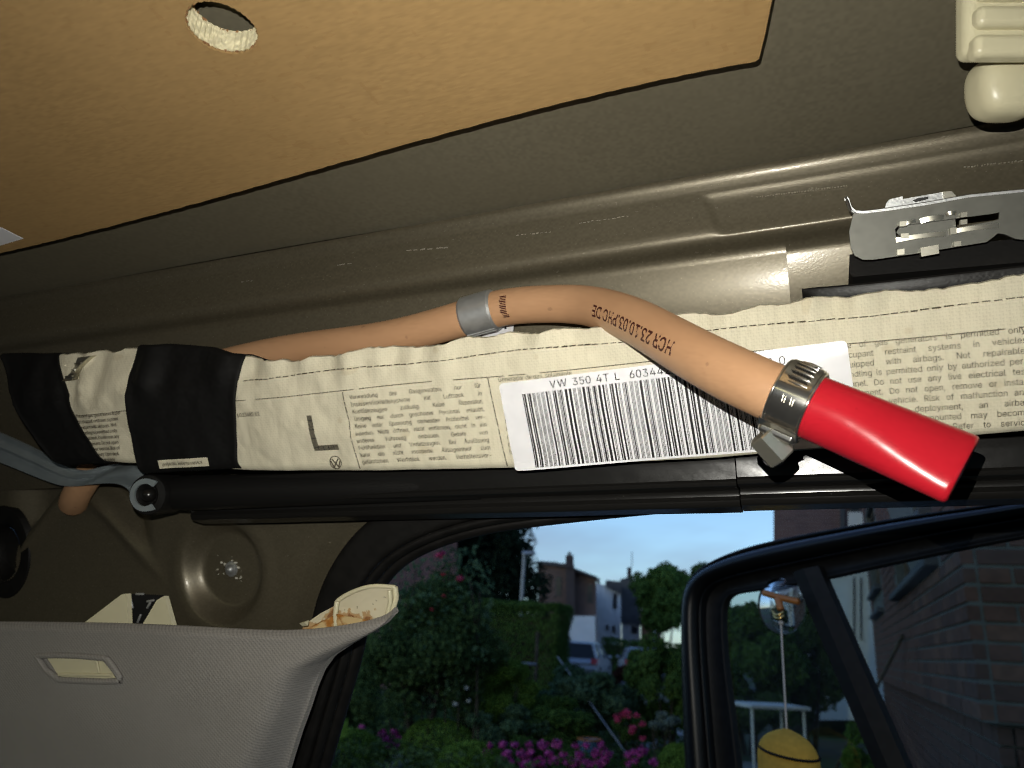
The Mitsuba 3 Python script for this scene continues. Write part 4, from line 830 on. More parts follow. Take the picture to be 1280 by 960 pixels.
part(dr_, 'outer_weatherstrip', sweep_door(rnd([(-0.02, -0.03), (0.0, -0.012), (0.04, -0.006), (0.10, -0.008), (0.125, -0.016)], 24)), 'rubber', 60)
part(dr_, 'frame_tube', sweep_door(rnd([(0.11, -0.016), (0.14, -0.004), (0.22, 0.006), (0.32, 0.009), (0.44, 0.006), (0.52, -0.004), (0.545, -0.012)], 40)), 'door_black', 60, label='glossy black window frame mirroring the sky')
part(dr_, 'inner_lip', sweep_door(rnd([(0.54, -0.012), (0.56, -0.004), (0.585, 0.0), (0.61, -0.002), (0.63, -0.010)], 20)), 'door_black', 60)
part(dr_, 'glass_run', sweep_door(rnd([(0.625, -0.010), (0.70, -0.013), (0.9, -0.014), (1.0, -0.015), (1.005, -0.022)], 16)), 'rubber', 50)
GL = -0.020
gpoly = sg.Polygon(np.vstack([I2, [[I2[0, 0], I2[-1, 1]]]])).buffer(0.004)
gm = trimesh.creation.triangulate_polygon(gpoly, engine='earcut')
put(numbered(dr_ + '__window_glass'), tm(dpt(gm[0], np.full(len(gm[0]), GL)), gm[1]), 'door_glass')
bar = [(996, 716), (1028, 708), (1150, 985), (1116, 1000)]
bq = [dhit(*q, -0.012) for q in bar]
part(dr_, 'divider_bar', hull([dpt(q, l) for q in bq for l in (-0.016, -0.004)] + [dpt((np.array(bq[0]) + bq[1])/2, 0.0), dpt((np.array(bq[2]) + bq[3])/2, 0.0)]), 'rubber', 20, label='slanting black bar between door window and quarter light')
part(dr_, 'lower_panel', hull([dpt((u_, v_), l) for u_ in (0.0, 1.15) for v_ in (-0.52, -1.12) for l in (-.09, .0)]), 'trim_fabric')

# ================================================================== ornament hanging on the door window
orn = thing('window_ornament', 'yellow felt pouch hanging on a cord from a clear suction cup', 'ornament')
sc_c = dpt(dhit(976, 757, GL + .004), GL + 0.003)
Rs = np.linalg.norm(dpt(dhit(1004, 757, GL), GL) - dpt(dhit(946, 757, GL), GL))/2
put(numbered(orn + '__suction_cup'), lathe([(.0001, 0), (Rs, 0), (Rs, .0015), (Rs*.97, .0022), (Rs*.8, .0045), (Rs*.5, .0068), (Rs*.22, .0080), (.0001, .0083)], sc_c, dn, dh, 48), 'clear_vinyl', 40)
def on_door(px, py, l): return dpt(dhit(px, py, l), l)
part(orn, 'hook_band', join(tube(np.array([on_door(955, 741, .012), on_door(975, 747, .0135), on_door(998, 752, .011)]), 0.0036, 14), tube(np.array([on_door(972, 748, .015), on_door(976, 762, .017)]), 0.004, 12)), 'amber_plastic', True, label='amber plastic hook across the suction cup')
part(orn, 'metal_eye', join(tube(spline([on_door(966, 763, .016), on_door(972, 769, .02), on_door(979, 764, .016)], 12), .0018, 10), tube(spline([on_door(967, 768, .016), on_door(973, 773, .02), on_door(980, 769, .016)], 12), .0018, 10)), 'brass', True)
ct, cb = on_door(976, 776, .016), on_door(982.5, 913, .022)
cbv = ct.copy(); cbv = ct + (RC.T @ np.array([0, 0, -1.0]))*np.linalg.norm(cb - ct)
Lq = np.linalg.norm(cb - ct)
part(orn, 'cord', join(tube(np.linspace(ct, cbv, 12), 0.0012, 10), mtm(m3.Manifold.sphere(.0028, 16)).apply_translation(ct + (cbv - ct)*.02)), 'cord', True)
dv = norm(cbv - ct); pR = 0.047
pp = [(r_*.74, h_*.9) for r_, h_ in [(0.0005, -.002), (0.004, -.0015), (0.014, 0.001), (.028, .006), (.039, .014), (.0455, .026), (.0475, .040), (.0475, .055), (.046, .08), (.040, .105), (.026, .122), (.001, .128)]]
pm = lathe(spline(pp, 60), cbv, dv, dh, 64, 0.62)
v = pm.vertices; v += 0.004*(np.stack([meshkit.fbm(v*24, 2, s_) for s_ in (1, 2, 3)], 1) - .5); pm.vertices = v
part(orn, 'pouch', pm, 'felt_yellow', True, label='plain yellow felt pouch')
fdir = norm(dn - dv*(dn @ dv)); sd = norm(np.cross(dv, fdir)); sd = sd if sd @ dh > 0 else -sd
def on_pouch(a_, h_): q = np.interp(h_, [p_[1] for p_ in pp[1:]], [p_[0] for p_ in pp[1:]]); return cbv + dv*h_ + (q + .001)*math.sin(a_)*dh + fdir*(q*.62*math.cos(a_) + .0012*math.cos(a_))
part(orn, 'piping', join(tube(np.array([on_pouch(a_, .021 + .005*math.sin(a_ + .5)) for a_ in np.linspace(-PI, PI, 60)]), .0014, 10)), 'strap_black', True, label='dark piping over the top of the yellow pouch')
# ================================================================== OUTDOORS (world coordinates, metres, street level at z = 0)
def foliage_col(a, b, f=3.0):
    return proc(lambda p, n, uv: mix(a, b, smoothstep(0.25, 0.8, fbm(p.x*f, p.y*f, p.z*f, 3)*0.6 + 0.4*cell_rand(p.x*23, p.y*23, p.z*23))))
def leafmat(key, a, b, f=3.0, dt=0.45):
    scene[key] = {'type': 'principledthin', 'base_color': foliage_col(a, b, f), 'roughness': 0.45, 'diff_trans': dt, 'spec_trans': 0.0, 'eta': 1.4}
    return key
leafmat('leaf_dark', (0.050, 0.088, 0.033), (0.090, 0.145, 0.055))
leafmat('leaf_mid', (0.050, 0.105, 0.028), (0.105, 0.185, 0.050))
leafmat('leaf_lime', (0.095, 0.180, 0.030), (0.17, 0.285, 0.060))
leafmat('leaf_blue', (0.060, 0.115, 0.062), (0.115, 0.185, 0.105))
leafmat('leaf_conifer', (0.014, 0.027, 0.018), (0.026, 0.046, 0.028))
leafmat('leaf_red', (0.035, 0.018, 0.016), (0.06, 0.03, 0.025))
leafmat('leaf_silver', (0.12, 0.17, 0.15), (0.2, 0.25, 0.22))
pr('bark', col_noise((0.06, 0.048, 0.036), 0.4, 8), 0.9)
pr('petal_pink', col_noise((0.55, 0.045, 0.15), 0.35, 30), 0.6)
pr('petal_red', col_noise((0.50, 0.025, 0.06), 0.3, 30), 0.6)
pr('petal_magenta', col_noise((0.42, 0.045, 0.26), 0.4, 25), 0.6)
pr('petal_white', (0.6, 0.62, 0.62), 0.6)
def ground_col(p, n, uv):
    a = fbm(p.x*0.7, p.y*0.7, 0, 4); b = fbm(p.x*9, p.y*9, 0, 3)
    return mix(mix((0.045, 0.038, 0.028), (0.035, 0.060, 0.022), smoothstep(0.4, 0.6, a)), (0.075, 0.08, 0.045), 0.4*b)
pr('soil_and_grass', proc(ground_col), 0.95, bump=lambda p, n, uv: 0.02*fbm(p.x*6, p.y*6, 0, 3), eps=5e-3)
def gm_():
    g = np.unique(np.r_[np.linspace(-300, -30, 16), np.linspace(-30, 40, 71), np.linspace(40, 400, 19)])
    X_, Y_ = np.meshgrid(g, g, indexing='ij'); Z_ = 0.05*(meshkit.fbm(np.stack([X_*.3, Y_*.3, 0*X_], -1), 3, 31) - .5)*(Y_ > 6)*(Y_ < 40)
    return grid(np.stack([X_, Y_, Z_], -1))
def setting(name, mesh, m, smooth=False):
    put(numbered(name), mesh, m, smooth, car=False); labels[name] = {'label': name.replace('_', ' '), 'category': name.split('_')[-1], 'kind': 'structure'}
setting('ground', gm_(), 'soil_and_grass', True); labels['ground']['label'] = 'dark planted garden soil and grass running out to the street'
labels['sky'] = {'label': 'blue dusk sky with faint lilac cloud', 'category': 'sky', 'kind': 'structure'}
def paving(p, n, uv):
    u, v = p.x/0.4, p.y/0.4; e = dr.minimum(dr.minimum(u - dr.floor(u), 1 - (u - dr.floor(u))), dr.minimum(v - dr.floor(v), 1 - (v - dr.floor(v))))
    return mix((0.09, 0.09, 0.085), mix((0.22, 0.225, 0.23), (0.30, 0.30, 0.30), cell_rand(u, v)), smoothstep(0.01, 0.03, e))*(0.85 + .3*fbm(p.x*7, p.y*7, 0, 3))
pr('paving_stone', proc(paving), 0.8)
t_ = [ground(890, 925), ground(1060, 925), ground(1400, 960), ground(1400, 1100), ground(860, 1100)]
setting('patio', poly([(-1.6, 3.0), (.9, 3.0), (.9, 11.9), (-1.45, 11.9)], 0.03, frame_M((1, 0, 0), (0, 1, 0), (0, 0, 1), (0, 0, 0.006))), 'paving_stone'); labels['patio']['label'] = 'grey slab patio beside the brick house'
pr('asphalt', col_noise((0.05, 0.05, 0.052), 0.3, 5), 0.9)
setting('street', box((120, 8, 0.01), (-10, 35.5, 0.012)), 'asphalt'); labels['street']['label'] = 'dark street beyond the garden hedges'

# --- leaf clouds
def leaves(pts, nrm, size, seed, jitter=0.9, aspect=0.5):
    r = np.random.default_rng(seed); n = len(pts)
    d = nrm + r.normal(0, jitter, (n, 3)); d /= np.linalg.norm(d, axis=1, keepdims=True) + 1e-9
    a = r.normal(0, 1, (n, 3)); a -= d*(a*d).sum(1, keepdims=True); a /= np.linalg.norm(a, axis=1, keepdims=True) + 1e-9
    b = np.cross(d, a); s = size*r.uniform(0.6, 1.35, (n, 1))
    v = np.stack([pts - a*s*.5, pts + b*s*aspect*.5 + d*s*.08, pts + a*s*.5 - d*s*.10, pts - b*s*aspect*.5 + d*s*.08], 1).reshape(-1, 3)
    k = np.arange(n)[:, None]*4
    return tm(v, np.vstack([k + [0, 1, 2], k + [0, 2, 3]]))
def blob_pts(n, rad3, seed, rough=0.35, freq=2.2, lo=0.55, flat=False):
    r = np.random.default_rng(seed); d = r.normal(0, 1, (n, 3)); d /= np.linalg.norm(d, axis=1, keepdims=True)
    k = 1 - rough + 2*rough*meshkit.fbm(d*freq + seed*1.7, 3, seed % 97); q = r.uniform(0, 1, n)**0.6*(1 - lo) + lo
    return d*(k*q)[:, None]*np.asarray(rad3), d/np.asarray(rad3)*np.min(rad3)
def bush(name, label, cat, c, rad3, n, size, m, seed, group=None, rough=0.35, aspect=0.5, trunk=True, clumps=0, crown='crown', jitter=.9, freq=2.2, lo=.5):
    t = thing(name, label, cat, group); c = np.asarray(c, float); rad3 = np.asarray(rad3, float)
    if clumps:
        cp, cn = blob_pts(clumps, rad3*.82, seed + 5, rough, freq, lo); P, N = [], []
        for i in range(clumps):
            a, b = blob_pts(n//clumps, rad3*(.22 + .1*((i*37) % 10)/10), seed + 100 + i, .3, 2.5, .4); P.append(a + cp[i]); N.append(b + 0.7*cn[i])
        P, N = np.vstack(P), np.vstack(N)
    else: P, N = blob_pts(n, rad3, seed, rough, freq, lo)
    P = P + c; keep = P[:, 2] > 0.02
    part(t, crown, leaves(P[keep], N[keep], size, seed + 1, jitter, aspect), m, car=False)
    if trunk:
        ms = []; r = random.Random(seed); rt = max(0.012, 0.03*min(rad3[0], 2.5))
        for k in range(5):
            a = r.random()*6.28; e = c + rad3*np.array([math.cos(a)*.5, math.sin(a)*.5, .3*r.random()])
            b0 = np.array([c[0] + .05*math.cos(a), c[1] + .05*math.sin(a), 0.0]); md = (b0 + e)/2 + np.array([0, 0, .1*rad3[2]])
            ms.append(tube(spline([b0, md, e], 10), np.linspace(rt, rt*.35, 10), 8))
        part(t, 'trunk' if rad3[2] > 1.2 else 'stem', join(ms), 'bark', True, car=False)
    return t
def W(px, py, y): return wY(px, py, y)
def scale(y): return y/F_PX*1.06
def pbush(name, label, cat, px, py, rx, ry, y, n, size, m, seed, depth=None, **k):
    s = scale(y); c = W(px, py, y); return bush(name, label, cat, c, (rx*s, (depth or rx*s), ry*s), n, size, m, seed, **k)
def heads(t, name, spots, m, size, seed, y):
    for i, (px, py) in enumerate(spots):
        r = np.random.default_rng(seed + i); c = W(px, py, y)
        d = r.normal(0, 1, (46, 3)); d /= np.linalg.norm(d, axis=1, keepdims=True); s = size*r.uniform(.75, 1.2)
        part(t, name, leaves(c + d*s*np.array([1, 1, .75])*r.uniform(.55, 1, (46, 1)), d, s*.8, seed + i + 7, .5, .8), m, car=False)
# rose bush close to the window
rose = pbush('rose_bush', 'tall rose bush with pink blooms close behind the cream trim end', 'rose bush', 535, 806, 102, 96, 8.6, 15000, 0.07, 'leaf_dark', 11, rough=.5, aspect=.62, clumps=60)
P, N = blob_pts(900, (.75, .5, .9), 15, .5, 2.4, .75); part(rose, 'young_shoot', leaves(P + W(545, 770, 8.4), N, .07, 4, 1.0, .6), 'leaf_blue', car=False)
r = random.Random(8); ms = []
for k in range(9):
    a = W(500 + k*13, 880, 8.5); b = W(500 + k*14 + r.uniform(-14, 14), 720 + r.uniform(-12, 40), 8.5); a[2] = 0; ms.append(tube(spline([a, (a+b)/2 + [r.uniform(-.1, .1), 0, 0], b], 12), .008, 6))
part(rose, 'cane', join(ms), 'bark', True, car=False)
heads(rose, 'bloom', [(551, 693), (575, 722.5), (560, 818)], 'petal_pink', .05, 40, 8.2)
heads(rose, 'small_bloom', [(507, 703), (554, 718), (555, 745), (540, 762), (596, 947)], 'petal_red', .024, 60, 8.2)
# clipped hedge
def hedge(name, label, p0, p1, y, depth, n, size, m, seed, cat='hedge', group=None):
    t = thing(name, label, cat, group); a, b = W(p0[0], p0[1], y), W(p1[0], p0[1], y); top = a[2]
    r = np.random.default_rng(seed); w = np.linalg.norm(b - a); q = r.uniform(0, 1, (n, 3)); f_ = r.integers(0, 4, n)
    q[f_ == 0, 2] = 1 - .04*r.uniform(0, 1, (f_ == 0).sum())**2; q[f_ == 1, 1] = .06*r.uniform(0, 1, (f_ == 1).sum()); q[f_ == 2, 0] = 1 - .05*r.uniform(0, 1, (f_ == 2).sum()); q[f_ == 3, 0] = .05*r.uniform(0, 1, (f_ == 3).sum())
    N = np.zeros((n, 3)); N[f_ == 0, 2] = 1; N[f_ == 1, 1] = -1; N[f_ == 2, 0] = 1; N[f_ == 3, 0] = -1
    P = np.stack([a[0] + q[:, 0]*(b[0] - a[0]), y + q[:, 1]*depth, q[:, 2]*top], 1); w_ = meshkit.fbm(P*1.6, 3, seed) - .5; P += (N + [0, 0, .4])*(.30*w_)[:, None]
    part(t, 'foliage', leaves(P, N, size, seed + 2, .7, .55), m, car=False)
    core = box((abs(b[0] - a[0]) - .3, depth - .3, top - .22), ((a[0] + b[0])/2, y + depth/2, (top - .22)/2)); part(t, 'branch_core', core.subdivide().subdivide(), 'bark', car=False); return t
hedge('clipped_hedge', 'tall clipped green hedge right of the rose bush', (598, 752), (697, 752), 14.0, 0.9, 30000, .05, 'leaf_mid', 21)
hedge('clipped_hedge', 'low far hedge in front of the white house', (752, 799), (782, 799), 43.0, 1.5, 3000, .12, 'leaf_mid', 22)
hedge('clipped_hedge', 'low far hedge by the orange brick garage', (788, 801), (850, 801), 44.0, 1.5, 3000, .12, 'leaf_mid', 23)
# spruce
def conifer(name, label, px, top, base, y, half, n, seed, group=None):
    t = thing(name, label, 'tree', group); c = W(px, top, y); h = c[2] ; r = np.random.default_rng(seed); P, N = [], []
    nb = n//26
    for i in range(nb):
        k = r.uniform(0.02, 1)**.8; z = h*(1 - k); R = half*k*(0.75 + .4*r.uniform()); a = r.uniform(0, 2*PI); u = np.linspace(.15, 1, 26)
        q = np.stack([c[0] + np.cos(a)*R*u, c[1] + np.sin(a)*R*u, z - .22*R*u + .10*R*u**3], 1) + r.normal(0, .09, (26, 3)); P.append(q); N.append(np.tile([0, 0, -.4], (26, 1)) + np.array([-np.sin(a), np.cos(a), 0])*.5)
    part(t, 'crown', leaves(np.vstack(P), np.vstack(N), .32, seed + 1, .8, .22), 'leaf_conifer', car=False)
    part(t, 'trunk', tube(np.array([[c[0], c[1], 0], [c[0], c[1], h*.5], [c[0], c[1], h]]), [.22, .14, .02], 10), 'bark', True, car=False); return t
conifer('spruce_tree', 'dark spruce rising behind the street lamp', 626, 470, 800, 21.0, 2.5, 26000, 31)
conifer('spruce_tree', 'second dark spruce left of the one behind the street lamp', 588, 540, 800, 23.0, 2.2, 16000, 32)
# broadleaf trees
def tree(label, px, py, rx, ry, y, n, size, m, seed, group=None):
    return pbush('broadleaf_tree', label, 'tree', px, py, rx, ry, y, n, size, m, seed, clumps=46, rough=.3, group=group)
tree('round green tree right of the grey house', 832, 747, 42, 46, 46.0, 9000, .34, 'leaf_mid', 41)
tree('far tree at the edge of the door frame', 882, 738, 34, 30, 60.0, 5000, .4, 'leaf_dark', 42)
tree('tree seen through the door glass behind the white table', 930, 828, 60, 60, 13.0, 14000, .14, 'leaf_mid', 43)
tree('dark tree seen through the door glass beside the slanting bar', 1010, 826, 42, 66, 14.0, 9000, .15, 'leaf_dark', 44)
pbush('garden_shrub', 'low dark shrub under the trees behind the door glass', 'shrub', 945, 886, 62, 26, 12.2, 5000, .09, 'leaf_dark', 45, clumps=20)
pbush('garden_shrub', 'leafy green shrub at the foot of the brick house', 'shrub', 1080, 955, 26, 40, 5.6, 2200, .06, 'leaf_lime', 46, clumps=14)
# shrubs of the bed
pbush('garden_shrub', 'lime green feathery shrub right of the rose bush', 'shrub', 628, 868, 44, 40, 9.2, 12000, .06, 'leaf_lime', 51, aspect=.35, clumps=22)
pbush('garden_shrub', 'grey green shrub below the lime feathery one', 'shrub', 635, 912, 58, 32, 9.0, 7000, .065, 'leaf_blue', 52, clumps=22)
pbush('garden_shrub', 'wide mid green shrub behind the magenta phlox', 'shrub', 692, 908, 62, 34, 9.4, 8000, .07, 'leaf_mid', 53, clumps=24)
pbush('garden_shrub', 'broad leaved dark shrub in front of the parked cars', 'shrub', 732, 876, 64, 34, 10.5, 7000, .11, 'leaf_blue', 54, aspect=.45, clumps=30, jitter=.6)
pbush('garden_shrub', 'green shrub at the left edge of the door frame', 'shrub', 832, 862, 50, 58, 11.0, 9000, .075, 'leaf_mid', 55, clumps=30)
pbush('garden_shrub', 'dark red leaved shrub in front of the right parked car', 'shrub', 783, 850, 24, 22, 13.0, 4200, .06, 'leaf_red', 56, clumps=10)
pbush('garden_shrub', 'dim shrub at the far left of the garden', 'shrub', 440, 860, 70, 84, 10.2, 9000, .08, 'leaf_dark', 57, clumps=22)
pbush('garden_shrub', 'pale variegated shrub beside the stone slab', 'shrub', 826, 905, 22, 12, 9.6, 1300, .05, 'leaf_silver', 58, clumps=10)
P = np.random.default_rng(91).uniform(0, 1, (26000, 3)); gx0, gx1 = W(400, 900, 8)[0] - .3, W(860, 900, 8)[0]
P = np.stack([gx0 - 3.5 + P[:, 0]*(gx1 + 4.2 - gx0), 7.3 + P[:, 1]*8, .03 + .30*P[:, 2]**1.5], 1); N = np.tile([0, -.3, 1.0], (len(P), 1)); P = P[P[:, 0] < -.25*P[:, 1] + 1.0]; N = N[:len(P)]
put('ground_cover', leaves(P, N, .075, 92, .6, .6), 'leaf_dark', car=False); labels['ground_cover'] = {'label': 'low dark ground cover leaves filling the garden bed', 'category': 'ground cover', 'kind': 'stuff'}
def ball(label, px, py, rx, ry, y, seed):
    return pbush('box_ball', label, 'topiary', px, py, rx, ry, y, 7000, .030, 'leaf_lime', seed, rough=.07, lo=.93, jitter=.8, aspect=.7, trunk=True, crown='foliage')
ball('round clipped box ball below the rose bush', 548, 936, 47, 34, 8.6, 61)
ball('round clipped box ball at the lower edge, in front of the other', 590, 962, 44, 31, 8.0, 62)
ball('round clipped box ball at the far left by the pillar', 438, 948, 44, 34, 8.2, 63)
ball('round clipped box ball by the stone slab at the door frame', 850, 958, 24, 22, 8.4, 64)
def spiky(label, px, py, y, n, L, m, seed):
    t = thing('spiky_plant', label, 'plant'); r = np.random.default_rng(seed); ms = []; c = W(px, py, y); c[2] = max(c[2] - L*.6, 0.0)
    for i in range(n):
        a, e = r.uniform(0, 2*PI), r.uniform(.5, 1.4); l = L*r.uniform(.6, 1.1); d = np.array([math.cos(a)*math.cos(e), math.sin(a)*math.cos(e), math.sin(e)]); s = np.cross(d, [0, 0, 1]); s /= np.linalg.norm(s)
        u = np.linspace(0, 1, 6); q = c + np.outer(u*l, d) - np.outer(u**2*l*.35, [0, 0, 1]); w = (.018*(1 - u)**.6 + .001)[:, None]*s
        ms.append(grid(np.stack([q - w, q + w], 1)))
    part(t, 'leaf_tuft', join(ms), m, car=False)
spiky('silvery spiky plant at the lower left beside the box ball', 412, 950, 7.8, 34, .42, 'leaf_silver', 71)
spiky('silvery spiky plant between the two clipped box balls', 493, 962, 7.7, 40, .40, 'leaf_silver', 72)
t = thing('broad_leaf_plant', 'plant with large pale green leaves at the edge of the black pillar seal', 'plant')
ms = [leaves(np.array([W(425, 868, 7.5) + [dx, 0, dz]]), np.array([[0.2, -1, .4]]), s_, 3 + i, .25, .6) for i, (dx, dz, s_) in enumerate([(0, 0, .34), (-.15, -.2, .3), (-.25, .1, .32), (.05, -.35, .26)])]
part(t, 'leaf', join(ms), 'leaf_lime', car=False); b_ = W(420, 880, 7.5); part(t, 'stem', tube(np.array([[b_[0], b_[1], 0], b_, b_ + [0, 0, .15]]), .012, 8), 'leaf_mid', True, car=False)
def phlox(label, px, py, rx, ry, y, spots, m, seed, size=.05):
    t = pbush('phlox_plant', label, 'flower', px, py, rx, ry, y, 1500, .06, 'leaf_mid', seed, aspect=.3, clumps=12, crown='foliage'); heads(t, 'flower_head', spots, m, size, seed*10, y - .35)
r = random.Random(2)
sp1 = [(x + r.uniform(-5, 5), 931 + r.uniform(-1, 1) + 11*((i*7) % 3)) for i, x in enumerate(range(608, 762, 6))] + [(x + r.uniform(-6, 6), 954 + r.uniform(-5, 6)) for x in range(626, 764, 11)]
phlox('wide clump of magenta phlox at the bottom of the garden', 690, 955, 78, 26, 8.3, sp1, 'petal_magenta', 81)
phlox('small clump of magenta phlox left of the box balls', 492, 930, 24, 20, 9.0, [(452, 910), (478, 918), (485, 925), (493, 915), (498, 922), (489, 932), (497, 936), (503, 930), (480, 930), (507, 938)], 'petal_magenta', 82, .05)
phlox('magenta phlox in front of the grey stone slab', 792, 955, 14, 14, 8.2, [(785, 944), (792, 940), (800, 941), (795, 951), (786, 955), (803, 939), (818, 953)], 'petal_magenta', 83, .045)
phlox('rose pink flowers under the green shrub by the door frame', 786, 908, 24, 14, 9.8, [(770, 895), (778, 893), (784, 890), (786, 896), (791, 910), (796, 894), (803, 905), (772, 899), (803, 923), (790, 914)], 'petal_pink', 84, .04)
phlox('white flowers below the lime feathery shrub', 586, 872, 12, 10, 8.8, [(583, 860), (586, 876), (569, 880)], 'petal_white', 85, .03)

# --- small garden things
pr('stone', col_noise((0.30, 0.31, 0.33), .3, 4), .8); pr('timber', col_noise((0.10, 0.075, 0.05), .4, 12), .85); pr('white_paint', (0.62, 0.64, 0.66), .5); pr('blue_tub', (0.06, 0.12, 0.19), .5); pr('terracotta', col_noise((0.36, 0.13, 0.03), .2, 12), .7)
pr('galvanised', col_noise((0.33, 0.35, 0.37), .15, 8), .5, .3)
t = thing('stone_slab', 'pale flat stone slab with timber edging near the door frame', 'slab')
q = [ground(800, 938), ground(826, 920), ground(852, 918), ground(856, 944), ground(826, 953), ground(803, 951)]
part(t, 'slab', poly([p_[:2] for p_ in q], .08, frame_M((1, 0, 0), (0, 1, 0), (0, 0, 1), (0, 0, .02))).subdivide(), 'stone', car=False)
a, b = ground(796, 932), ground(828, 914); part(t, 'timber_edge', tube(np.array([a + [0, 0, .1], b + [0, 0, .1]]), .05, 10), 'timber', True, car=False)
t = thing('garden_stake', 'pale thin stake leaning through the broad leaved shrub', 'stake'); a, b = W(697, 821, 10.6), W(777, 934, 9.3); put(t, tube(np.array([a, b, b + (b-a)*.25]), .0075, 8), 'galvanised', True, car=False)
t = thing('garden_stake', 'thin upright stake in front of the clipped hedge', 'stake'); a = W(672, 790, 11); put(t, tube(np.array([a, [a[0], a[1], 0]]), .022, 8), 'timber', True, car=False)
t = thing('bird_table', 'small flat topped bird table on a post beside the hedge', 'bird table'); a = W(661, 830, 10); part(t, 'top_plate', box((.17, .17, .03), a, .006), 'stone', car=False); part(t, 'post', tube(np.array([[a[0], a[1], 0], a - [0, 0, .018]]), .04, 10), 'timber', True, car=False)
t = thing('plant_tub', 'blue tub with an orange rim among the phlox', 'tub'); a = W(737, 924, 9.0); part(t, 'tub', lathe([(.001, -.22), (.10, -.22), (.13, 0), (.12, 0), (.09, -.2)], a, (0, 0, 1), (1, 0, 0), 28), 'blue_tub', 30, car=False); part(t, 'rim', tube(np.array([a + .13*np.array([math.cos(g_), math.sin(g_), 0]) for g_ in np.linspace(0, 2*PI, 30)]), .01, 8, caps=False), 'terracotta', True, car=False)
t = thing('terracotta_pot', 'large orange terracotta pot on the patio behind the door glass', 'pot'); a = ground(911, 930)
part(t, 'pot', lathe([(.001, 0), (.16, 0), (.23, .5), (.20, .5), (.15, .08), (.001, .08)], a, (0, 0, 1), (1, 0, 0), 32), 'terracotta', 30, car=False); part(t, 'rim', lathe([(.225, .48), (.25, .49), (.25, .57), (.205, .57), (.2, .5)], a, (0, 0, 1), (1, 0, 0), 32), 'terracotta', 30, car=False)
t = thing('garden_table', 'white metal garden table on the patio behind the door glass', 'table'); a, b = W(938, 882, 8.8), W(1014, 888, 9.2); zt = (a[2] + b[2])/2
dx_ = norm(np.array([b[0] - a[0], b[1] - a[1], 0])); Lx = np.linalg.norm((b - a)[:2]); dy_ = np.array([-dx_[1], dx_[0], 0]); mid = np.array([(a[0] + b[0])/2, (a[1] + b[1])/2, zt])
part(t, 'table_top', box((Lx, .55, .035), mid + dy_*.27, .008, frame_M(dx_, dy_, np.array([0, 0, 1.0]))), 'white_paint', car=False)
for sx in (-1, 1):
    for sy in (.06, .48):
        f_ = mid + dx_*sx*(Lx/2 - .05) + dy_*sy; part(t, 'leg', tube(np.array([f_, [f_[0], f_[1], .02]]), .016, 10), 'white_paint', True, car=False)
# --- street lamp
t = thing('street_lamp', 'grey street lamp with a flat head in front of the dark spruce', 'street lamp'); a = W(655.5, 691, 16.5)
part(t, 'post', tube(np.array([[a[0] - .05, a[1], 0], [a[0] - .02, a[1], 2.0], a]), [.05, .042, .036], 14), 'galvanised', True, car=False)
part(t, 'lamp_head', hull([a + .66*np.array([x, y_, z]) for x, y_, z in ((-.06, -.09, -.03), (-.06, .09, -.03), (.10, .12, -.06), (.10, -.12, -.06), (.40, -.11, -.03), (.40, .11, -.03), (-.06, 0, .06), (.36, -.08, .05), (.36, .08, .05))]), 'galvanised', car=False)

# --- far houses
pr('wall_brown', col_noise((0.135, 0.085, 0.070), .15, 1.2), .85); pr('wall_brown_dark', col_noise((0.062, 0.045, 0.045), .15, 1.2), .85); pr('wall_white', col_noise((0.68, 0.70, 0.73), .06, .8), .85); pr('slate', col_noise((0.06, 0.062, 0.07), .2, 2), .7)
pr('window_dark', (0.03, 0.035, 0.04), .2, spec=.15); pr('wall_orange', col_noise((0.26, 0.125, 0.075), .2, 3), .85)
def far_box(par, name, pxs, y, depth, m, **k):
    """A block whose front outline is given by picture corners at distance y, built back by depth."""
    q = np.array([W(*p_, y) for p_ in pxs]); q[:, 2] = np.maximum(q[:, 2], 0); v = np.vstack([q, q + [0, depth, 0]]); n = len(q)
    mm = trimesh.creation.extrude_polygon(sg.Polygon([(p_[0], p_[2]) for p_ in q]).buffer(0), depth, engine='earcut'); dd_ = q.mean(0) - CAM; mm.apply_transform(np.array([[1, 0, dd_[0]/dd_[1], 0], [0, 0, 1, y], [0, 1, 0, 0], [0, 0, 0, 1.0]])); mm.invert(); return part(par, name, mm, m, car=False, **k)
def win(par, x0, y0, x1, y1, y):
    f_ = far_box(par, 'window', [(x0, y0), (x1, y0), (x1, y1), (x0, y1)], y - .04, .04, 'slate'); w = (x1 - x0)*.12
    far_box(f_, 'pane', [(x0 + w, y0 + w), (x1 - w, y0 + w), (x1 - w, y1 - w), (x0 + w, y1 - w)], y - .055, .01, 'window_dark')
h = thing('brown_house', 'brown clad house with a chimney beyond the hedge', 'house')
far_box(h, 'wall', [(672, 704), (707, 704), (707, 900), (672, 900)], 42.0, 9, 'wall_brown'); far_box(h, 'wall', [(717, 712), (745, 723), (745, 900), (717, 900)], 42.4, 9, 'wall_brown'); far_box(h, 'chimney_breast', [(707, 706), (718, 706), (718, 900), (707, 900)], 41.6, 3, 'wall_brown_dark')
far_box(h, 'roof', [(671, 701), (695, 702.5), (708, 706), (747, 721), (747, 724), (708, 709), (671, 704.5)], 41.8, 9.6, 'slate'); far_box(h, 'chimney', [(707, 694), (717, 694), (717, 710), (707, 710)], 41.5, 1.0, 'wall_brown_dark'); far_box(h, 'chimney_pot', [(710, 690), (714, 690), (714, 694), (710, 694)], 41.7, .3, 'slate')
far_box(h, 'ground_floor', [(709, 770), (744, 770), (744, 900), (709, 900)], 41.3, 2, 'wall_white')
win(h, 694.5, 721, 702, 745, 42); win(h, 734, 731, 741, 754, 42.4)
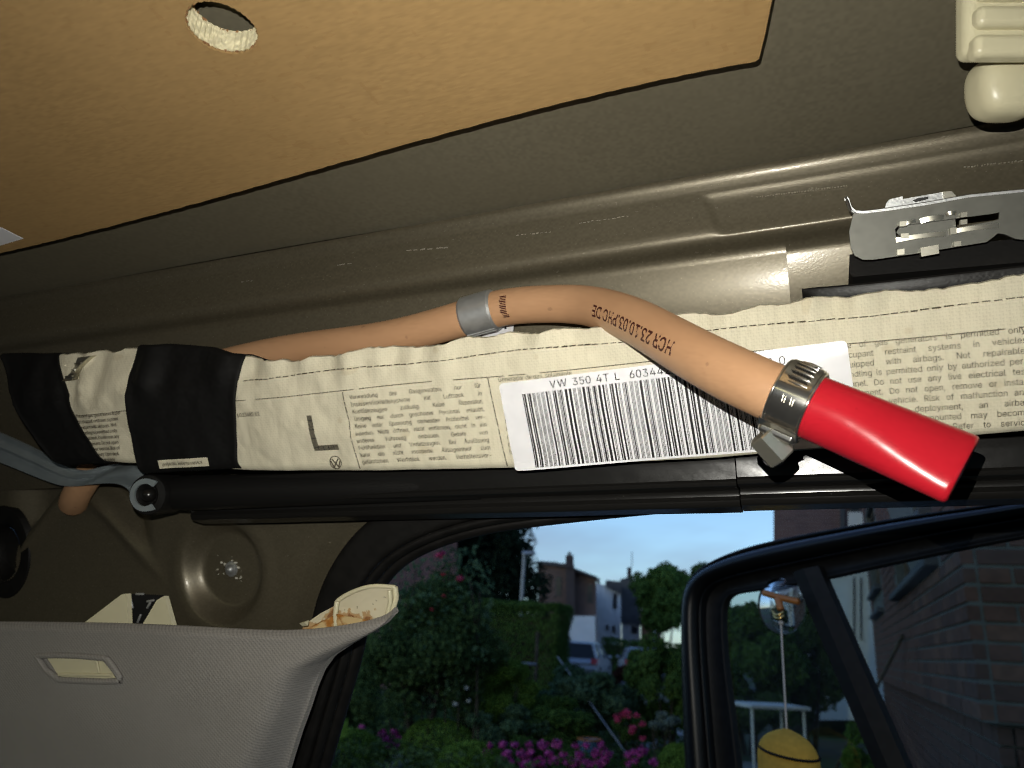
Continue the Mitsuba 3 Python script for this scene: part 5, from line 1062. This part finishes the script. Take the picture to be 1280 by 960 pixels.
h = thing('white_house', 'white rendered house with dark mono pitch roof', 'house')
far_box(h, 'wall', [(745, 730), (758, 731), (776, 741), (776, 900), (745, 900)], 52.0, 9, 'wall_white'); far_box(h, 'roof', [(757, 725), (776, 727), (777, 742), (757, 733)], 51.6, 9, 'slate'); win(h, 766, 742, 771, 761, 52); win(h, 757, 781, 761, 788, 52); win(h, 765, 782, 769, 791, 52)
far_box(h, 'chimney', [(746, 723), (750, 723), (750, 731), (746, 731)], 53, 1, 'slate')
h = thing('grey_house', 'dark slate clad house with white ground floor and an aerial', 'house')
far_box(h, 'wall', [(776, 736), (801, 741), (801, 781), (776, 778)], 55.0, 9, 'slate'); far_box(h, 'ground_floor', [(777, 778), (800, 781), (800, 900), (777, 900)], 55.3, 8, 'wall_white'); far_box(h, 'roof', [(775, 724), (790, 720), (802, 740), (776, 737)], 55.6, 8, 'slate')
far_box(h, 'chimney', [(784, 709), (789.5, 709), (789.5, 727), (784, 727)], 56, .8, 'wall_brown_dark'); a = W(790, 690, 56.2); part(h, 'aerial', tube(np.array([[a[0], a[1], 7.0], a]), .03, 6), 'galvanised', True, car=False); win(h, 792, 748, 797, 757, 55); win(h, 789, 783, 797, 792, 55.3)
h = thing('brick_garage', 'orange brown brick garage right of the grey house', 'garage'); far_box(h, 'wall', [(801, 764), (813, 763), (826, 770), (826, 900), (801, 900)], 50.0, 8, 'wall_orange'); far_box(h, 'roof', [(800, 761.5), (813, 760.5), (827, 768), (827, 770.5), (813, 763.2), (800, 764.2)], 49.7, 8.5, 'slate'); far_box(h, 'garage_door', [(816, 782), (824, 784), (824, 812), (816, 812)], 49.96, .05, 'white_paint')
h = thing('plum_brick_house', 'plum coloured brick house behind the rose bush', 'house'); pr('wall_plum', col_noise((0.115, 0.062, 0.066), .2, 4), .85)
far_box(h, 'wall', [(380, 640), (571, 650), (571, 900), (380, 900)], 19.0, 7, 'wall_plum'); far_box(h, 'roof', [(375, 600), (560, 610), (572, 652), (375, 642)], 18.8, 7.5, 'slate'); win(h, 400, 700, 430, 760, 19)
# --- parked cars
pr('car_silver', (0.34, 0.36, 0.39), .3, .5, clearcoat=.6); pr('car_grey', (0.20, 0.22, 0.25), .3, .5, clearcoat=.6); pr('tail_red', (0.42, 0.01, 0.015), .25); pr('tyre', (0.02, 0.02, 0.02), .8)
def parked_car(label, pos, yaw, m, h=1.46):
    t = thing('parked_car', label, 'car', 'cars parked along the street'); M = frame_M((math.cos(yaw), math.sin(yaw), 0), (-math.sin(yaw), math.cos(yaw), 0), (0, 0, 1), pos)
    def add(n, mm, mt, par=t, sm_=30, **k): mm = mm.copy(); mm.apply_transform(M); return part(par, n, mm, mt, sm_, car=False, **k)
    side = lambda pts, w: (lambda q: (q.apply_transform(frame_M((1, 0, 0), (0, 0, 1), (0, -1, 0), (0, w/2, 0))), q)[1])(trimesh.creation.extrude_polygon(sg.Polygon(pts).buffer(.05).buffer(-.05), w, engine='earcut'))
    body = side([(-2.1, .35), (-2.08, .75), (-1.95, .95), (-.2, .95), (1.1, .92), (1.9, .78), (2.1, .6), (2.1, .3), (-2.0, .28)], 1.72); add('body', body, m)
    g = [(-2.0, .93, .80), (-1.75, h - .06, .62), (-1.5, h, .6), (-.1, h, .6), (.3, h - .05, .62), (1.05, .91, .78)]
    add('cabin', hull([(x, s_*w, z) for x, z, w in g for s_ in (-1, 1)]), 'window_dark', sm_=20)
    add('roof', hull([(x, s_*w, z) for x, z, w in [(-1.8, h - .05, .60), (-1.5, h + .02, .60), (-.1, h + .02, .6), (.25, h - .04, .61), (-1.5, h - .06, .63), (-.1, h - .06, .63)] for s_ in (-1, 1)]), m)
    for s_ in (-1, 1):
        add('pillar', tube(np.array([(-1.78, s_*.625, h - .06), (-2.0, s_*.8, .93)]), .05, 8), m); add('pillar', tube(np.array([(-.6, s_*.63, h - .04), (-.62, s_*.81, .93)]), .04, 8), m); add('pillar', tube(np.array([(.28, s_*.63, h - .05), (1.05, s_*.79, .92)]), .04, 8), m)
        add('tail_light', hull([(-2.1, s_*.83, .70), (-2.1, s_*.6, .72), (-2.04, s_*.6, .92), (-2.02, s_*.84, .92), (-1.9, s_*.87, .9), (-1.95, s_*.87, .72)]), 'tail_red'); add('headlight', hull([(2.1, s_*.8, .60), (2.12, s_*.5, .62), (1.95, s_*.5, .76), (1.85, s_*.84, .78), (1.9, s_*.87, .66)]), 'white_paint'); add('wing_mirror', mtm(m3.Manifold.sphere(.1, 16)).apply_transform(np.diag([.7, 1, .7, 1])).apply_translation((.75, s_*.95, .98)), m)
        for x in (-1.3, 1.3):
            w = add('wheel', lathe([(.001, -.1), (.30, -.1), (.32, -.06), (.32, .06), (.30, .1), (.001, .1)], (x, s_*.80, .32), (0, 1, 0), (1, 0, 0), 24), 'tyre'); add('rim', lathe([(.001, .0), (.2, .0), (.21, -.01)], (x, s_*.905, .32), (0, s_, 0), (1, 0, 0), 18), 'car_silver', w)
    add('bumper', box((.12, 1.68, .22), (-2.1, 0, .5), .05), m); add('number_plate', box((.01, .5, .11), (-2.165, 0, .52)), 'white_paint')
def gpos(px, y): q = W(px, 800, y); return np.array([q[0], q[1], .02])
parked_car('silver car with a red tail light beside the hedge corner', gpos(731, 33.0), rad(97), 'car_silver', 1.52)
parked_car('grey blue car parked to the right, behind the red shrub', gpos(800, 37.0), rad(108), 'car_grey', 1.42)
# --- the brick house beside the car, every brick of its near walls its own piece
pr('brick_a', col_noise((0.112, 0.052, 0.036), .25, 25), .85); pr('brick_b', col_noise((0.084, 0.040, 0.029), .25, 25), .85); pr('brick_c', col_noise((0.136, 0.066, 0.044), .25, 25), .85); pr('mortar', col_noise((0.105, 0.108, 0.10), .2, 20), .95)
hb = thing('brick_house', 'dark red brick house close to the right of the open door', 'house')
YC = 3.7; XW = wY(1214, 800, YC)[0]; YE = 11.6; ZP = wY(1228, 903, YC)[2]; ZT = 6.6; CH = 0.0745; BL = 0.25
def hX(px, py): d = pix(px, py); return CAM + d*(XW/d[0])
def wrect(p0, p1): a, b = hX(*p0), hX(*p1); return (min(a[1], b[1]), max(a[1], b[1]))
w1 = wrect((1121, 744), (1171, 711)); z1 = hX(1121, 744)[2]; w2 = wrect((1093, 770), (1104, 764)); z2 = hX(1093, 770)[2]
w3 = wrect((1140, 640), (1162, 640)); z3 = hX(1150, 652)[2]
wins = [(w1[0], w1[1], z1, z1 + .9), (w2[0], w2[1], z2, z2 + 1.1), (w3[0], w3[1], z3, z3 + 1.0), (w2[0] + .1, w2[1] + .1, z3, z3 + 1.0)]
def free(y0, y1, z0, z1): return not any(y0 < w[1] + .0 and y1 > w[0] and z0 < w[3] and z1 > w[2] for w in wins)
wall_poly = sg.Polygon([(YC + .012, ZP), (YE, ZP), (YE, ZT), (YC + .012, ZT)], [[(a, c), (b, c), (b, d), (a, d)] for a, b, c, d in wins])
core = trimesh.creation.extrude_polygon(wall_poly, .12, engine='earcut'); core.apply_transform(frame_M((0, 1, 0), (0, 0, 1), (1, 0, 0), (XW + .008, 0, 0)))
wall = part(hb, 'wall', join(core, box((7, .12, ZT - ZP), (XW + .008 + 3.5, YC + .008 + .06, (ZT + ZP)/2)), box((7, YE - YC - .2, ZT - .3), (XW + 3.75, (YC + YE)/2, ZT/2)), box((7.0, YE - YC - .1, ZP), (XW + 3.57, (YC + YE)/2 + .07, ZP/2 - .002))), 'mortar', car=False)
def chamfer_brick(L, H, T_): return box((L, T_, H), (0, 0, 0), .004)
kinds = {}
def bricktype(L, side):
    k = (round(L, 3), side)
    if k not in kinds:
        m = chamfer_brick(L, CH - .012, .05)
        if side: m.apply_transform(trimesh.transformations.rotation_matrix(PI/2, (0, 0, 1)))
        kinds[k] = [ply(m, b_) for b_ in ('brick_a', 'brick_b', 'brick_c')]
    return kinds[k]
rest = []; r = random.Random(12); nb = 0
def lay(side, z0, z1, u0, u1, xface):
    """Courses of bricks; side: along y on the long wall, else along x on the near wall."""
    global nb
    for i in range(int((z1 - z0)/CH)):
        z = z0 + (i + .5)*CH; u = u0 - (BL/2 if i % 2 else 0)
        while u < u1:
            a, b = max(u, u0) + .0, min(u + BL, u1); L = b - a - .012; u += BL
            if L < .04: continue
            c = (a + b)/2
            if side and not free(a, b, z - CH/2, z + CH/2): continue
            pos = (xface + .025 + r.uniform(-.0015, .0015), c, z) if side else (c, xface + .025 + r.uniform(-.0015, .0015), z)
            near = z0 >= ZP - .01 and ((side and c < YC + 2.3 and 0.9 < z < 2.75) or (not side and c < XW + 1.0 and .9 < z < 2.45)) and nb < 298
            v = r.choice([0, 0, 1, 1, 2])
            if near:
                k = numbered(wall + '__brick'); scene[k] = {**bricktype(L, side)[v], 'to_world': T().translate(pos)}; nb += 1
            else:
                m = box((.05, L, CH - .012) if side else (L, .05, CH - .012), pos); rest.append(m)
lay(True, ZP, ZT, YC + .0, YE, XW); lay(False, ZP, ZT, XW + .052, XW + 4.5, YC)
part(hb, 'wall_bricks', join(rest), 'brick_a', car=False, kind='stuff'); rest = []
lay(True, 0.0, ZP - .01, YC + .07, YE, XW + .06); lay(False, 0.0, ZP - .01, XW + .115, XW + 4.5, YC + .06)
part(hb, 'plinth_bricks', join(rest), 'brick_b', car=False, kind='stuff')
for (a, b, c, d) in wins:
    fr_ = trimesh.creation.extrude_polygon(sg.Polygon([(a, c), (b, c), (b, d), (a, d)], [[(a + .06, c + .06), (b - .06, c + .06), (b - .06, d - .06), (a + .06, d - .06)]]), .06, engine='earcut'); fr_.apply_transform(frame_M((0, 1, 0), (0, 0, 1), (1, 0, 0), (XW + .07, 0, 0)))
    w_ = part(hb, 'window', fr_, 'timber', car=False)
    part(w_, 'pane', box((.01, b - a - .1, d - c - .1), (XW + .11, (a + b)/2, (c + d)/2)), 'window_dark', car=False)
    part(w_, 'sill', box((.16, b - a + .06, .05), (XW + .02, (a + b)/2, c - .024), .008), 'slate', car=False)
part(hb, 'roof', box((8, YE - YC + .8, .2), (XW + 3.7, (YC + YE)/2, ZT + .1)), 'slate', car=False)
t = thing('broom', 'long wooden broom handle leaning on the brick wall', 'broom'); a = hX(1132, 795); a[0] -= .02; b = ground(1030, 990); b = a + (b - a)*1.0
part(t, 'handle', tube(np.array([a, b]), .014, 10), 'timber', True, car=False); part(t, 'brush', box((.3, .08, .09), b + [0, 0, .05], .01), 'timber', car=False)
t = thing('white_door_leaf', 'pale panelled door leaf at the far end of the brick wall', 'door'); y_ = 11.9
f_ = far_box(t, 'leaf', [(1060, 640), (1086, 640), (1086, 900), (1060, 900)], y_, .08, 'wall_white')
for (x0, x1) in ((1066.5, 1068.5), (1075, 1077)): far_box(t, 'groove', [(x0, 722), (x1, 722), (x1, 800), (x0, 800)], y_ - .02, .015, 'slate')
h = thing('gable_house', 'far brick house with pale ground floor behind the door frame', 'house'); y_ = 17.0
pr('far_brick', proc(lambda p, n, uv: mix((0.20, 0.19, 0.19), mix((0.115, 0.062, 0.06), (0.15, 0.085, 0.078), cell_rand(p.x/.25, p.z/.083)), smoothstep(.08, .16, p.z/.083 - dr.floor(p.z/.083)))), .85)
far_box(h, 'upper_wall', [(967, 520), (1200, 520), (1200, 716), (967, 712)], y_, 8, 'far_brick'); far_box(h, 'ground_floor', [(969, 712), (1200, 716), (1200, 900), (969, 900)], y_ + .1, 7.8, 'wall_white')
far_box(h, 'downpipe', [(1050, 520), (1056, 520), (1056, 716), (1050, 716)], y_ - .12, .1, 'slate'); win(h, 1062, 600, 1074, 690, y_); win(h, 1080, 600, 1100, 690, y_)
